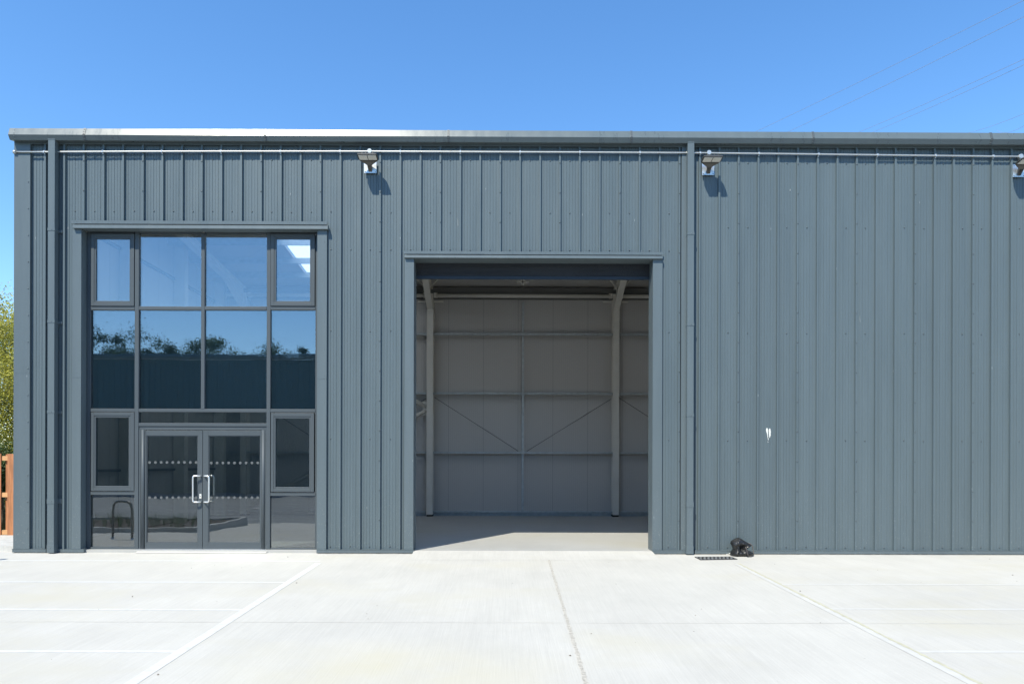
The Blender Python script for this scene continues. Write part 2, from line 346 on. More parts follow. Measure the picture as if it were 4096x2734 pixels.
# kerb and pavement to the left of the hall
m = MB(); m.box(-30, XL-.02, D+.10, D+.25, -.06, .05); m.box(-30, XL-.02, D+.253, 14.6, -.06, .045)
tag(m.build('pavement', M['concrete_kerb']), kind='structure')

def strip(mb, p0, p1, w0, w1=None, lift=.004):   # ground strip between two ground points, widths across x or y
    w1 = w0 if w1 is None else w1
    a, b = Vector((p0[0], p0[1])), Vector((p1[0], p1[1])); t = (b-a).normalized(); n = Vector((-t.y, t.x)); K = max(1, int((b-a).length/.5))
    pts = []
    for i in range(K+1):
        f = i/K; c = a.lerp(b, f); hw = (w0*(1-f)+w1*f)/2 * (1 + .0*random.uniform(-1, 1))
        l, r = c+n*hw, c-n*hw; pts.append(((l.x, l.y, gz(l.y)+lift), (r.x, r.y, gz(r.y)+lift)))
    for i in range(K): mb.quad(pts[i][0], pts[i][1], pts[i+1][1], pts[i+1][0])
def rough_strip(mb, p0, p1, w, lift, jit=.4):
    a, b = Vector(p0), Vector(p1); t = (b-a).normalized(); n = Vector((-t.y, t.x)); K = int((b-a).length/.04); pts = []
    for i in range(K+1):
        c = a.lerp(b, i/K); l = c+n*w/2*(1+random.uniform(-jit, jit)); r = c-n*w/2*(1+random.uniform(-jit, jit))
        pts.append(((l.x, l.y, gz(l.y)+lift), (r.x, r.y, gz(r.y)+lift)))
    for i in range(K): mb.quad(pts[i][0], pts[i][1], pts[i+1][1], pts[i+1][0])

# left parking lines (paint)
m = MB()
e0, e1 = G(1273, 2251), G(521, 2734); dv = (Vector(e1)-Vector(e0)); far = Vector(e0)+dv*1.35
strip(m, e0, far, .10, .105, .0026)
tag(m.build('bay_end_line', M['line']), 'wide white painted line slanting down left towards the photo edge', 'road marking', 'white parking bay lines on the left')
def on_line(p, q, y): f = (y-p[1])/(q[1]-p[1]); return p[0]+(q[0]-p[0])*f
for py, nm in ((2242, 'white bay line nearest the glass doors'), (2327, 'second white bay line out from the glass doors'), (2437, 'third white bay line out from the glass doors, by the slab joint'), (2604, 'fourth white bay line, closest to the bottom left corner')):
    m = MB(); gx, gy = G(900, py); xe = on_line(e0, far, gy)
    strip(m, (-13, gy), (xe-.02, gy), .065, .065, .0014)
    tag(m.build('parking_line', M['line']), nm, 'road marking', 'white parking bay lines on the left')
# right lines
m = MB(); r0, r1 = G(2950, 2255), G(3898, 2734); fr_ = Vector(r0)+(Vector(r1)-Vector(r0))*1.3
strip(m, r0, fr_, .10, .10, .0026)
tag(m.build('bay_end_line', M['faint']), 'faint white painted line running down right from the black sack', 'road marking', 'white parking bay lines on the right')
for py, nm in ((2336, 'faint white bay line on the right nearest the wall'), (2434, 'faint white bay line on the right next to the slab joint'), (2604, 'white bay line on the right nearest the bottom corner')):
    m = MB(); gx, gy = G(3500, py); xs = on_line(r0, fr_, gy)
    strip(m, (xs+.06, gy), (13, gy), .065, .065, .0014)
    tag(m.build('parking_line', M['faint']), nm, 'road marking', 'white parking bay lines on the right')
m = MB(); ca, cb = G(2940, 2253), G(3885, 2734)
c2 = Vector(ca)+(Vector(cb)-Vector(ca))*1.3
rough_strip(m, (ca[0]+.06, ca[1]), (c2[0]+.075, c2[1]), .035, .0038, .5)
tag(m.build('slab_joint', M['cream']), kind='structure')
m = MB(); ja = G(2186, 2206); jb = G(2346, 2734); j2 = Vector(ja)+(Vector(jb)-Vector(ja))*1.3
rough_strip(m, ja, j2, .032, .0022, .45)
tag(m.build('slab_joint', M['joint']), kind='structure')
m = MB(); gy = G(2000, 2489)[1]
rough_strip(m, (-13.5, gy+.03), (20, gy-.02), .018, .0016, .5)
tag(m.build('slab_joint', M['joint_clean']), kind='structure')

m = MB()
for a_, b_ in ((PX(62), PX(345)), (PX(1271), PX(1657, 2200)), (PX(2609, 2200), XR)): m.mark(); rough_strip(m, (a_, D-.064), (b_, D-.064), .026, .003, .8)
for o in m.build_split('base_joint', mat('dirty_sealant', (.27, .26, .235), .9, var=.5, vscale=14)): tag(o, kind='structure')
# ================================================================== THE HALL
H = thing('industrial_unit', 'grey metal clad industrial unit with open shutter doorway and glazed entrance', 'building', (0, D, 0))
def part(mb, name, mt, parent=None, bevel=0):
    if hasattr(mb, 'marks'): return mb.build_split(name, mt, parent or H, bevel)
    return mb.build(name, mt, parent or H, bevel)

# ribs, measured left to right
ribs_px = [184,260.4,338,417,495,574,652,730,809,887,966,1045,1124,1203,1282,1362,1441,1520,1601,1681,1760,1840,1919,1999,2078,2158,2237,2316,2396,2476,2555,2635,2714,2795,2873,2950,3029,3108,3186,3266,3344,3421,3500,3576,3655,3732,3808,3886,3962,4039]
ribs = [PX(p) for p in ribs_px]
while ribs[-1] < XR-.5: ribs.append(ribs[-1]+.3315)
SI = ribs_px.index(2714) % 3
RH = .040
def profile(x0, x1):
    pts = []
    allr = [ribs[0]-.333] + ribs + [ribs[-1]+.333]
    for i in range(len(allr)-1):
        a, b = allr[i]+.0170, allr[i+1]-.0170
        pts.append((a, 0)); 
        n = 6
        for k in range(1, n):
            x = a+(b-a)*k/n
            lo = .0022 if k % 2 else 0
            hi = 0 if k % 2 else .0022
            pts += [(x-.0035, hi if k > 1 else 0), (x-.001, .0052), (x+.001, .0052), (x+.0035, lo)]
        pts.append((b, 0))
        c = allr[i+1]; pts += [(c-.0145, -RH), (c+.0145, -RH)]
    out = []
    for i in range(len(pts)-1):
        (xa, ya), (xb, yb) = pts[i], pts[i+1]
        if xb <= x0 or xa >= x1: continue
        def at(x): return ya+(yb-ya)*(x-xa)/max(1e-9, xb-xa)
        p = (max(xa, x0), at(max(xa, x0))); q = (min(xb, x1), at(min(xb, x1)))
        if not out: out.append(p)
        out.append(q)
    return out
def clad(mb, x0, x1, z0, z1):
    pr = profile(x0, x1); n = len(mb.v)
    for x, y in pr: mb.v += [(x, D+y, z0), (x, D+y, z1)]
    for i in range(len(pr)-1): mb.face((n+2*i, n+2*i+2, n+2*i+3, n+2*i+1))
ZT = PZ(578)+.09; ZB = PZ(2196)
W = RECT(300, 905, 1305, 2200)      # window surround
O = RECT(1625, 1015, 2645, 2200)    # shutter surround
zWt = PZ(897, 800); zOt = PZ(1018, 2130)
m = MB()
clad(m, PX(120), W[0], ZB, ZT); clad(m, W[0], W[1], zWt, ZT); clad(m, W[1], O[0], ZB, ZT); clad(m, O[0], O[1], zOt, ZT); clad(m, O[1], XR, ZB, ZT)
m.mi = 1
# fixing screws
for i, x in enumerate(ribs):
    if i % 3 == SI:
        z = PZ(655)
        while z > .15:
            inw = W[0]-.02 < x < W[1]+.02 and z < zWt+.06; ino = O[0]-.02 < x < O[1]+.02 and z < zOt+.06
            if not inw and not ino: m.dome(x, D-RH, z, .012)
            z -= .507
for i in range(len(ribs)-1):
    x = (ribs[i]+ribs[i+1])/2+random.uniform(-.006, .006)
    adj = (i % 3 == SI) or ((i+1) % 3 == SI)
    right = x > PX(2760)
    rows = [(648, 1), (905, adj), (1328, adj), (1757, adj), (2185, 1)] if right else [(643, 1), (851, adj or x < W[1]), (1000, x > W[1]), (1325, adj), (1755, adj), (2185, 1)]
    for py, on in rows:
        z = PZ(py)+random.uniform(-.006, .006)
        if not on: continue
        if W[0]-.05 < x < W[1]+.05 and z < zWt: continue
        if O[0]-.05 < x < O[1]+.05 and z < zOt: continue
        m.dome(x, D, z, .012)
m.mi = 0
part(m, 'front_cladding', [M['clad'], M['screw']])

# paint splash marks on the big wall
m = MB()
def splat(cx, cy, pts):
    m.mark()
    n = len(m.v)
    for u, v in pts:
        x, z = P(cx+u, cy+v, D-.004); m.v.append((x, D-.004, z))
    m.face(tuple(range(n, n+len(pts))))
splat(3066, 1712, [(2,-2),(5,1),(6.5,6),(6,12),(6.8,18),(5.5,24),(7,30),(6.2,36),(8.2,42),(8,46),(6.6,48.5),(5.6,44),(5,38),(3.4,34),(3.6,28),(1.6,25),(1.8,20),(-.6,16),(-1.6,9),(-2.2,4),(-.5,.5)])
splat(3078, 1714, [(1,-3),(3.4,0),(4.2,6),(5.4,12),(4.4,19),(5,25),(2.8,31),(.8,37),(-.6,35),(-.9,28),(-2.4,22),(-1.8,15),(-3.2,9),(-2.4,3)])
splat(3071, 1764, [(0,0),(2,1),(1.6,4.5),(.2,5)])
splat(2953, 1545, [(0,0),(2,2),(0,9),(-2,8)])
part(m, 'paint_splash', M['white']); m = MB()
splat(1830, 870, [(0,0),(2,12),(3,34),(1,32)])
splat(3438, 1262, [(0,0),(2,10),(4,26),(2,24)]); splat(3160, 755, [(0,0),(3,3),(2,9),(-2,8)])
part(m, 'scuff', mat('grey_scuff', (.24, .26, .26), .6))

# corner flashing, base flashing, eaves flashing
m = MB(); cx1 = PX(126)
m.box(XL, cx1, D-.0442, D+.30, ZB-.01, PZ(578)+.02)
for k in range(18):
    z = PZ(740)-k*.452
    if z > .1: m.dome(cx1-.03, D-.0442, z, .013)
m.box(XL-.001, cx1-.001, D-.0457, D-.0425, PZ(1500), PZ(1499)) 
part(m, 'corner_flashing', M['flash'])
m = MB()
def drip(x0, x1): m.mark(); m.box(x0, x1, D-.052, D+.03, GZ+.008, ZB-.004); m.box(x0, x1, D-.056, D+.02, ZB-.006, ZB-.001)
drip(XL-.012, PX(193)-.0); drip(PX(232), PX(344)); drip(PX(1271), PX(1657, 2200)); drip(PX(2609, 2200), PX(2748)); drip(PX(2778), XR)
part(m, 'base_flashing', M['flash'])
m = MB(); m.box(PX(126)+.002, XR, D-.047, D-.0415, PZ(590), PZ(578)+.05)
for k, x in enumerate(ribs):
    if k % 2: m.dome(x, D-.047, PZ(581), .008)
part(m, 'eaves_flashing', M['flash'])

# gutter
z0 = CAMZ
z0 -= .028
gp = [(D-.03, z0+5.485), (D-.138, z0+5.462), (D-.180, z0+5.535), (D-.143, z0+5.658), (D-.02, z0+5.664), (D-.02, z0+5.60)]
m = MB(); m.prism(gp, XL-.002, XR+.02, 'x')
gut = part(m, 'gutter', M['gutter'])
m = MB()
for px in (357, 1071, 1793, 2515, 3232, 3935):
    x = PX(px, 545); m.mark()
    q = [(y-.006 if i in (1,2,3) else y, z-.004 if i in (0,1) else z+.004) for i, (y, z) in enumerate(gp)]
    m.prism(q, x-.004, x+.035, 'x')
    for (ya, za), (yb, zb), n in ((gp[1], gp[2], 2), (gp[2], gp[3], 3)):
        nn = Vector((0, za-zb, yb-ya)).normalized(); nn = nn if nn.y < 0 else -nn
        for k in range(n):
            f = (k+.5)/n; m.dome(x+.012, ya+(yb-ya)*f-.006, za+(zb-za)*f, .010, nn)
part(m, 'joint_strap', mat('strap_paint', (.075, .09, .095), .4), gut)
m = MB(); x = XL+.0
m.prism([(y-.002, z) for y, z in gp], x-.006, x+.10, 'x')
for f in (.2, .7): m.dome(x+.085, gp[2][0]+(gp[3][0]-gp[2][0])*f-.004, gp[2][1]+(gp[3][1]-gp[2][1])*f, .007); m.dome(x+.085, gp[1][0]+(gp[2][0]-gp[1][0])*f-.004, gp[1][1]+(gp[2][1]-gp[1][1])*f, .007)
part(m, 'end_cap', M['gutter'], gut)
m = MB(); x = XL+.05
while x < XR: m.mark(); m.tube([(x, D-.09, z0+5.66), (x, D-.09, z0+5.676)], .010, 8); x += .69 if x > XL+.3 else .2
part(m, 'bolt', M['screw'], gut)

# downpipes
def downpipe(pl, pr, py_br, tab):
    x0, x1 = PX(pl), PX(pr); yf, yb = D-.145, D-.045
    x0 += (D-(D-.145))*0; s = (D-.145)/D; x0 *= s; x1 *= s
    m = MB(); m.box(x0, x1, yf, yb, GZ+.02, PZ(574))
    m.box(x0-.004, x1+.004, yf-.004, yb+.004, PZ(582)-.01, PZ(574))
    m.dome((x0+x1)/2, yf-.004, PZ(578), .008)
    dp = part(m, 'downpipe', M['flash'], bevel=.006)
    for k, py in enumerate(py_br):
        z = PZ(py); m = MB(); hh = .022 if k < len(py_br)-1 else .04
        m.box(x0-.004, x1+.006, yf-.005, yb+.002, z-hh, z+hh)
        if tab: m.box(x0-.075, x0-.004, D-.040, D-.034, z-hh-.02, z+.005); m.dome(x0-.05, D-.040, z-.02, .009)
        else: m.box(x1+.0, x1+.06, D-.042, D-.034, z-hh, z+hh)
        m.dome((x0+x1)/2+.01, yf-.005, z, .009)
        part(m, 'pipe_bracket', M['flash'], dp)
    m = MB(); m.box(x0-.005, x1+.005, yf-.004, yb+.004, GZ+.012, GZ+.14)
    m.dome((x0+x1)/2, yf-.004, GZ+.09, .009)
    part(m, 'pipe_shoe', M['flash'], dp, bevel=.006)
downpipe(190, 217, (936, 1298, 1654, 2006), False)
downpipe(2749, 2775, (942, 1301, 1660, 2014), True)
# cover flashing left of the second downpipe
m = MB(); m.box(PX(2722), PX(2755), D-.044, D-.0, ZB, PZ(590)-.002)
part(m, 'cover_flashing', M['flash'])

# ---------------------------------------------------------------- entrance screen
m = MB()
a = RECT(291, 887, 1310, 900); m.box(a[0], a[1], D-.046, D-.034, a[2], a[3])
b_ = RECT(290, 899, 1311, 914, D-.09)
m.hexa([(b_[0],D-.095,b_[2]),(b_[1],D-.095,b_[2]),(b_[1],D+.09,b_[2]+.003),(b_[0],D+.09,b_[2]+.003),(b_[0],D-.090,b_[3]-.006),(b_[1],D-.090,b_[3]-.006),(b_[1],D-.03,b_[3]+.006),(b_[0],D-.03,b_[3]+.006)])
for k in range(8): m.dome(a[0]+.1+k*.6, D-.046, (a[2]+a[3])/2, .006)
part(m, 'head_flashing', M['flash'])
YW = D+.11          # face of the glazing frame
m = MB()
zt = b_[2]; xa, xb = PX(294), PX(330)
m.box(xa, xb, D-.042, D-.036, GZ+.012, zt); m.box(xb-.006, xb, D-.036, YW+.06, GZ+.012, zt)
m.box(xa-.001, xb, D-.045, D-.0425, PZ(1516), PZ(1514))
for k in range(15): m.dome(xa+.03, D-.042, PZ(973)-k*.455, .006) if PZ(973)-k*.455 > .1 else None
part(m, 'jamb_flashing', M['flash'])
m = MB(); xa, xb = PX(1271), PX(1309)
m.box(xa, xb, D-.042, D-.036, GZ+.012, zt); m.box(xa, xa+.006, D-.036, YW+.06, GZ+.012, zt)
m.box(xa, xb+.001, D-.045, D-.0425, PZ(1518), PZ(1516))
for k in range(15): m.dome(xb-.04, D-.042, PZ(973)-k*.455, .006) if PZ(973)-k*.455 > .1 else None
part(m, 'jamb_flashing', M['flash'])

m = MB()
def fr(x0, y0, x1, y1, dy=0, dp=.07, mb=None):
    a = RECT(x0, y0, x1, y1, YW+dy); (mb or m).box(a[0], a[1], YW+dy, YW+dp, a[2], a[3])
zb_py = 2198
fr(347, 912, 362, zb_py); fr(1261, 912, 1273, zb_py)
for c in ((538,554),(1066,1081)): fr(c[0], 912, c[1], zb_py, -.012)
fr(804, 932, 818, 1634, -.012)
fr(362, 905, 538, 932); fr(554, 905, 804, 932); fr(818, 905, 1066, 932); fr(1081, 905, 1261, 932)
for py0, py1 in ((1225,1239),):
    fr(362, py0, 538, py1, -.008); fr(554, py0, 804, py1, -.008); fr(818, py0, 1066, py1, -.008); fr(1081, py0, 1261, py1, -.008)
fr(362, 1633, 538, 1646, -.008); fr(554, 1634, 1066, 1647, -.008); fr(1081, 1635, 1261, 1648, -.008)
fr(554, 1691, 1066, 1704, -.008); fr(554, 1704, 1066, 1719, .006)
fr(362, 1965, 538, 1978, -.008); fr(1081, 1969, 1261, 1982, -.008)
fr(362, 2186, 538, zb_py, -.008); fr(1081, 2190, 1261, zb_py+2, -.008)
part(m, 'screen_frame', M['frame'], bevel=.003)

def double_glass(mb, a, yf):
    mb.mi = 0; mb.quad((a[0], yf, a[2]), (a[1], yf, a[2]), (a[1], yf, a[3]), (a[0], yf, a[3]))
    mb.mi = 1; yb = yf+.022; mb.quad((a[0], yb, a[2]), (a[1], yb, a[2]), (a[1], yb, a[3]), (a[0], yb, a[3]))
    mb.mi = 0
GM = [M['glass'], M['glass2'], M['dots']]; GL = [M['glass_low'], M['glass2'], M['dots']]
def fixed(x0, y0, x1, y1):
    m = MB(); a = RECT(x0, y0, x1, y1, YW+.02); m.mi = 0
    a = (a[0]-.01, a[1]+.01, a[2]-.01, a[3]+.01)
    double_glass(m, a, YW+.022)
    part(m, 'window_pane', GL if y0 > 1640 else GM)
    if y0 == 1239:
        m = MB(); m.box(a[0], a[1], YW+.075, YW+.10, a[2], a[3]); part(m, 'spandrel_backing', M['spandrel'])
for r_ in ((554,932,804,1225),(818,932,1066,1225),(362,1239,538,1633),(554,1239,804,1634),(818,1239,1066,1634),(1081,1239,1261,1635),(554,1647,1066,1691),(362,1978,538,2186),(1081,1982,1261,2190)): fixed(*r_)
def casement(x0, y0, x1, y1, gx0, gy0, gx1, gy1):
    a = RECT(x0+2, y0+2, x1-2, y1-2, YW-.02); g = RECT(gx0, gy0, gx1, gy1, YW-.01); m = MB(); y0_, y1_ = YW-.022, YW+.05
    def ring(a, g, yf, yb):
        m.box(a[0], g[0], yf, yb, a[2], a[3]); m.box(g[1], a[1], yf, yb, a[2], a[3])
        m.box(g[0], g[1], yf, yb, a[2], g[2]); m.box(g[0], g[1], yf, yb, g[3], a[3])
    mid = [a[0]*.35+g[0]*.65, a[1]*.35+g[1]*.65, a[2]*.35+g[2]*.65, a[3]*.35+g[3]*.65]
    ring(a, mid, y0_, y1_); ring([mid[0], mid[1], mid[2], mid[3]], g, y0_+.008, y1_-.003)
    c = part(m, 'casement_window', M['frame'], bevel=.003)
    m = MB(); double_glass(m, (g[0]-.008, g[1]+.008, g[2]-.008, g[3]+.008), YW+.006)
    part(m, 'window_pane', GL if y0 > 1640 else GM, c)
casement(362,932,538,1225, 384,955,519,1203); casement(1081,932,1261,1225, 1104,955,1240,1204)
casement(362,1646,538,1964, 383,1669,515,1942); casement(1081,1649,1258,1968, 1102,1672,1237,1947)

# glazed double doors
def tube_round(pts, r=.055, n=5):   # round the corners of a polyline
    P_ = [Vector(p) for p in pts]; out = [P_[0]]
    for i in range(1, len(P_)-1):
        a = (P_[i-1]-P_[i]).normalized(); b = (P_[i+1]-P_[i]).normalized()
        p0, p1 = P_[i]+a*r, P_[i]+b*r
        for k in range(n+1):
            t = k/n; out.append(p0*(1-t)**2 + P_[i]*2*t*(1-t) + p1*t*t)
    out.append(P_[-1]); return out
def leaf(x0, x1, g0, g1, dots, side):
    a = RECT(x0, 1721, x1, 2197, YW); g = RECT(g0, 1741, g1, 2169, YW); m = MB(); yf, yb = YW+.0, YW+.048
    m.box(a[0], g[0], yf, yb, a[2], a[3]); m.box(g[1], a[1], yf, yb, a[2], a[3])
    m.box(g[0], g[1], yf+.001, yb, a[2], g[2]); m.box(g[0], g[1], yf+.001, yb, g[3], a[3])
    for (u0, u1, v0, v1) in ((g[0], g[0]+.012, g[2], g[3]), (g[1]-.012, g[1], g[2], g[3]), (g[0]+.012, g[1]-.012, g[2], g[2]+.012), (g[0]+.012, g[1]-.012, g[3]-.012, g[3])):
        m.box(u0, u1, yf+.008, yb-.01, v0, v1)
    d = part(m, 'door', M['frame'], bevel=.002)
    m = MB(); double_glass(m, (g[0]-.005, g[1]+.005, g[2]-.005, g[3]+.005), YW+.02)
    m.mi = 2
    for row in (1848 if side < 0 else 1850, 1989):
        for k in range(9):
            x, z = P(dots+k*23.3, row, YW); m.disc(x, YW+.018, z, .0235)
    part(m, 'door_pane', GL, d)
    # pull handles, front and back
    for sgn, yy in ((-1, YW-.0), (1, YW+.05)):
        mx = P(805 if side < 0 else 818, 1900, YW)[0]; gx = P(774 if side < 0 else 838, 1900, YW-.05)[0]
        zt_, zb2 = P(805, 1902, YW)[1], P(805, 2006, YW)[1]
        yo = yy+sgn*.075
        m = MB(); m.tube(tube_round([(mx, yy, zt_), (mx+(gx-mx)*.15, yo-sgn*.02, zt_), (gx, yo, zt_), (gx, yo, zb2), (mx+(gx-mx)*.15, yo-sgn*.02, zb2), (mx, yy, zb2)], .034), .0125 if sgn < 0 else .010, 12)
        part(m, 'door_handle', M['handle'], d)
    if side < 0:
        a = RECT(798, 1974, 806, 1992, YW); m = MB(); m.box(a[0], a[1], YW-.006, YW-.0005, a[2], a[3]); m.mi = 1; m.box(a[0]+.012, a[1]-.012, YW-.0075, YW-.006, (a[2]+a[3])/2-.012, (a[2]+a[3])/2+.008)
        part(m, 'lock_plate', [M['white'], M['rubber']], d)
leaf(580, 809.3, 585, 791, 596, -1)
leaf(811, 1046, 833, 1041, 843, 1)
m = MB()
for px in (571, 1053):
    m.mark(); x = P(px, 1950, YW)[0]; m.tube([(x, YW+.01, .01), (x, YW+.01, PZ(1720))], .031, 14)
m.mark(); m.box(PX(554,2200,YW), PX(562,2200,YW), YW+.0, YW+.05, .0, PZ(1719)); m.mark(); m.box(PX(1060,2200,YW), PX(1066,2200,YW), YW+.0, YW+.05, .0, PZ(1719))
part(m, 'door_post', M['frame'])
m = MB(); m.box(PX(554,2200,YW), PX(1066,2200,YW), D+.04, YW+.06, -.004, .006)
part(m, 'door_sill', M['galv'])

# ---------------------------------------------------------------- shutter opening
m = MB()
a = RECT(1618, 1009, 2650, 1021); m.box(a[0], a[1], D-.046, D-.034, a[2], a[3]); m.box(a[0], PX(1936, 1015), D-.048, D-.0465, a[2]+.003, a[3]+.002)
b_ = RECT(1618, 1020, 2651, 1032, D-.08)
m.hexa([(b_[0],D-.085,b_[2]),(b_[1],D-.085,b_[2]),(b_[1],D+.29,b_[2]+.004),(b_[0],D+.29,b_[2]+.004),(b_[0],D-.080,b_[3]-.005),(b_[1],D-.080,b_[3]-.005),(b_[1],D-.03,b_[3]+.005),(b_[0],D-.03,b_[3]+.005)])
for k in range(8): m.dome(a[0]+.2+k*.55, D-.046, (a[2]+a[3])/2, .006)
part(m, 'head_flashing', M['flash'])
for (p0, p1, inner) in ((1619, 1656, 1), (2609, 2647, -1)):
    m = MB(); xa, xb = PX(p0), PX(p1)
    m.box(xa, xb, D-.042, D-.036, GZ+.012, b_[2])
    xi = xb if inner > 0 else xa
    m.box(xi-.006 if inner > 0 else xi, xi if inner > 0 else xi+.006, D-.036, D+.30, GZ+.03, b_[2])
    m.box(xa-.0008, xb+.0008, D-.0425, D-.0418, PZ(1517), PZ(1515))
    for k in range(14): m.dome(xa+.03 if inner > 0 else xb-.04, D-.042, PZ(1075)-k*.465, .006) if PZ(1075)-k*.465 > .1 else None
    part(m, 'jamb_flashing', M['flash'])
m = MB(); ya = D+.24; sx0, sx1 = PX(1656)-.05, PX(2609)+.05
z = PZ(1112, 2130, ya); zt2 = z+.75
prof = []; zz = z
m.box(sx0, sx1, ya-.004, ya+.02, z-.022, z+.03)
zz = z+.03
while zz < z+.42:
    m.hexa([(sx0,ya+.004,zz),(sx1,ya+.004,zz),(sx1,ya+.018,zz),(sx0,ya+.018,zz),(sx0,ya+.0,zz+.012),(sx1,ya+.0,zz+.012),(sx1,ya+.018,zz+.0205),(sx0,ya+.018,zz+.0205)]); zz += .021
sh = part(m, 'roller_shutter', M['shutter'])
m = MB(); m.tube([(sx0-.1, ya+.26, z+.62), (sx1+.1, ya+.26, z+.62)], .20, 24)
part(m, 'shutter_roll', M['shutter'], sh)
m = MB()
for x in (PX(1656)-.065, PX(2609)+.065): m.mark(); m.box(x-.05, x+.05, ya-.012, ya+.05, 0, z+.4)
part(m, 'shutter_guide', M['galv_dull'], sh)
# interior lining of the front wall (panels 80 mm thick) around the openings
m = MB(); ly0, ly1 = D+.03, D+.11
ZR = 6.86
wi = (PX(330), PX(1271)); oi = (PX(1656)-.006, PX(2609)+.006); wz = zt+.02; oz = b_[2]+.02
m.box(XL+.05, wi[0]-.008, ly0, ly1, 0, ZR); m.box(wi[0]-.008, wi[1]+.008, ly0, ly1-.03, wz, ZR); m.box(wi[1]+.008, oi[0]-.002, ly0, ly1, 0, ZR)
m.box(oi[0]-.002, oi[1]+.002, ly0, ly1, oz, ZR); m.box(oi[1]+.002, XR-.1, ly0, ly1, 0, ZR)
part(m, 'front_lining', M['liner'])

# ---------------------------------------------------------------- shell: gables, back wall, roof
m = MB(); m.mark(); m.box(XL, XL+.10, D+.12, DB+.3, GZ, 6.95); m.mark(); m.box(XR-.10, XR, D+.12, DB+.3, GZ, 6.95)
part(m, 'gable_wall', M['clad'])
m = MB(); m.mark(); m.box(XL+.101, XL+.13, D+.12, DB, 0.02, 7.0); m.mark(); m.box(XR-.13, XR-.101, D+.12, DB, 0.02, 7.0)
part(m, 'gable_lining', M['liner'])
m = MB(); m.box(XL+.131, XR-.131, DB, DB+.02, .11, 6.6)
m.box(XL, XR, DB+.03, DB+.30, GZ, 6.9)
part(m, 'back_wall', M['liner'])
# roof underside: from the front eaves to a ridge and down to the back eaves
RY, RZ_ = 14.6, 7.10
def roofz(y): return 6.88+(RZ_-6.88)*(y-D)/(RY-D) if y < RY else RZ_+(6.56-RZ_)*(y-RY)/(DB-RY)
RL = [(-5.45, -3.45, 12.4, 19.0), (.6, 1.6, 12.6, 16.8), (5.9, 6.9, 12.6, 16.8), (11.2, 12.2, 12.6, 16.8)]
m = MB()
xs_ = sorted([XL+.13, XR-.13]+[v for r_ in RL for v in r_[:2]])
def slab(x0, x1, y0, y1):
    if y1-y0 < .01: return
    for ya_, yb_ in ((y0, min(y1, RY)), (max(y0, RY), y1)):
        if yb_-ya_ < .01: continue
        za, zb = roofz(ya_), roofz(yb_)
        m.hexa([(x0,ya_,za),(x1,ya_,za),(x1,yb_,zb),(x0,yb_,zb),(x0,ya_,za+.12),(x1,ya_,za+.12),(x1,yb_,zb+.12),(x0,yb_,zb+.12)])
prev = XL+.0
for (a0, a1, b0, b1) in sorted(RL):
    slab(prev, a0, D+.03, DB+.3); slab(a0, a1, D+.03, b0); slab(a0, a1, b1, DB+.3); prev = a1
slab(prev, XR, D+.03, DB+.3)
part(m, 'roof', M['liner'])
tl = bpy.data.materials.new('rooflight_sheet'); tl.use_nodes = True; t = tl.node_tree; t.nodes.clear()
o_ = N(t, 'ShaderNodeOutputMaterial'); tb = N(t, 'ShaderNodeBsdfTranslucent'); tb.inputs[0].default_value = (.88, .92, .94, 1); nz = N(t, 'ShaderNodeTexNoise'); nz.inputs['Scale'].default_value = 3
mxx = N(t, 'ShaderNodeMixShader'); df = N(t, 'ShaderNodeBsdfDiffuse'); df.inputs[0].default_value = (.7, .72, .72, 1); mxx.inputs[0].default_value = .12
t.links.new(tb.outputs[0], mxx.inputs[1]); t.links.new(df.outputs[0], mxx.inputs[2]); t.links.new(mxx.outputs[0], o_.inputs[0])
for (a0, a1, b0, b1) in RL:
    m = MB(); yss = [b0] + ([RY] if b0 < RY < b1 else []) + [b1]
    for i in range(len(yss)-1): m.quad((a0, yss[i], roofz(yss[i])+.06), (a1, yss[i], roofz(yss[i])+.06), (a1, yss[i+1], roofz(yss[i+1])+.06), (a0, yss[i+1], roofz(yss[i+1])+.06))
    part(m, 'rooflight', tl)

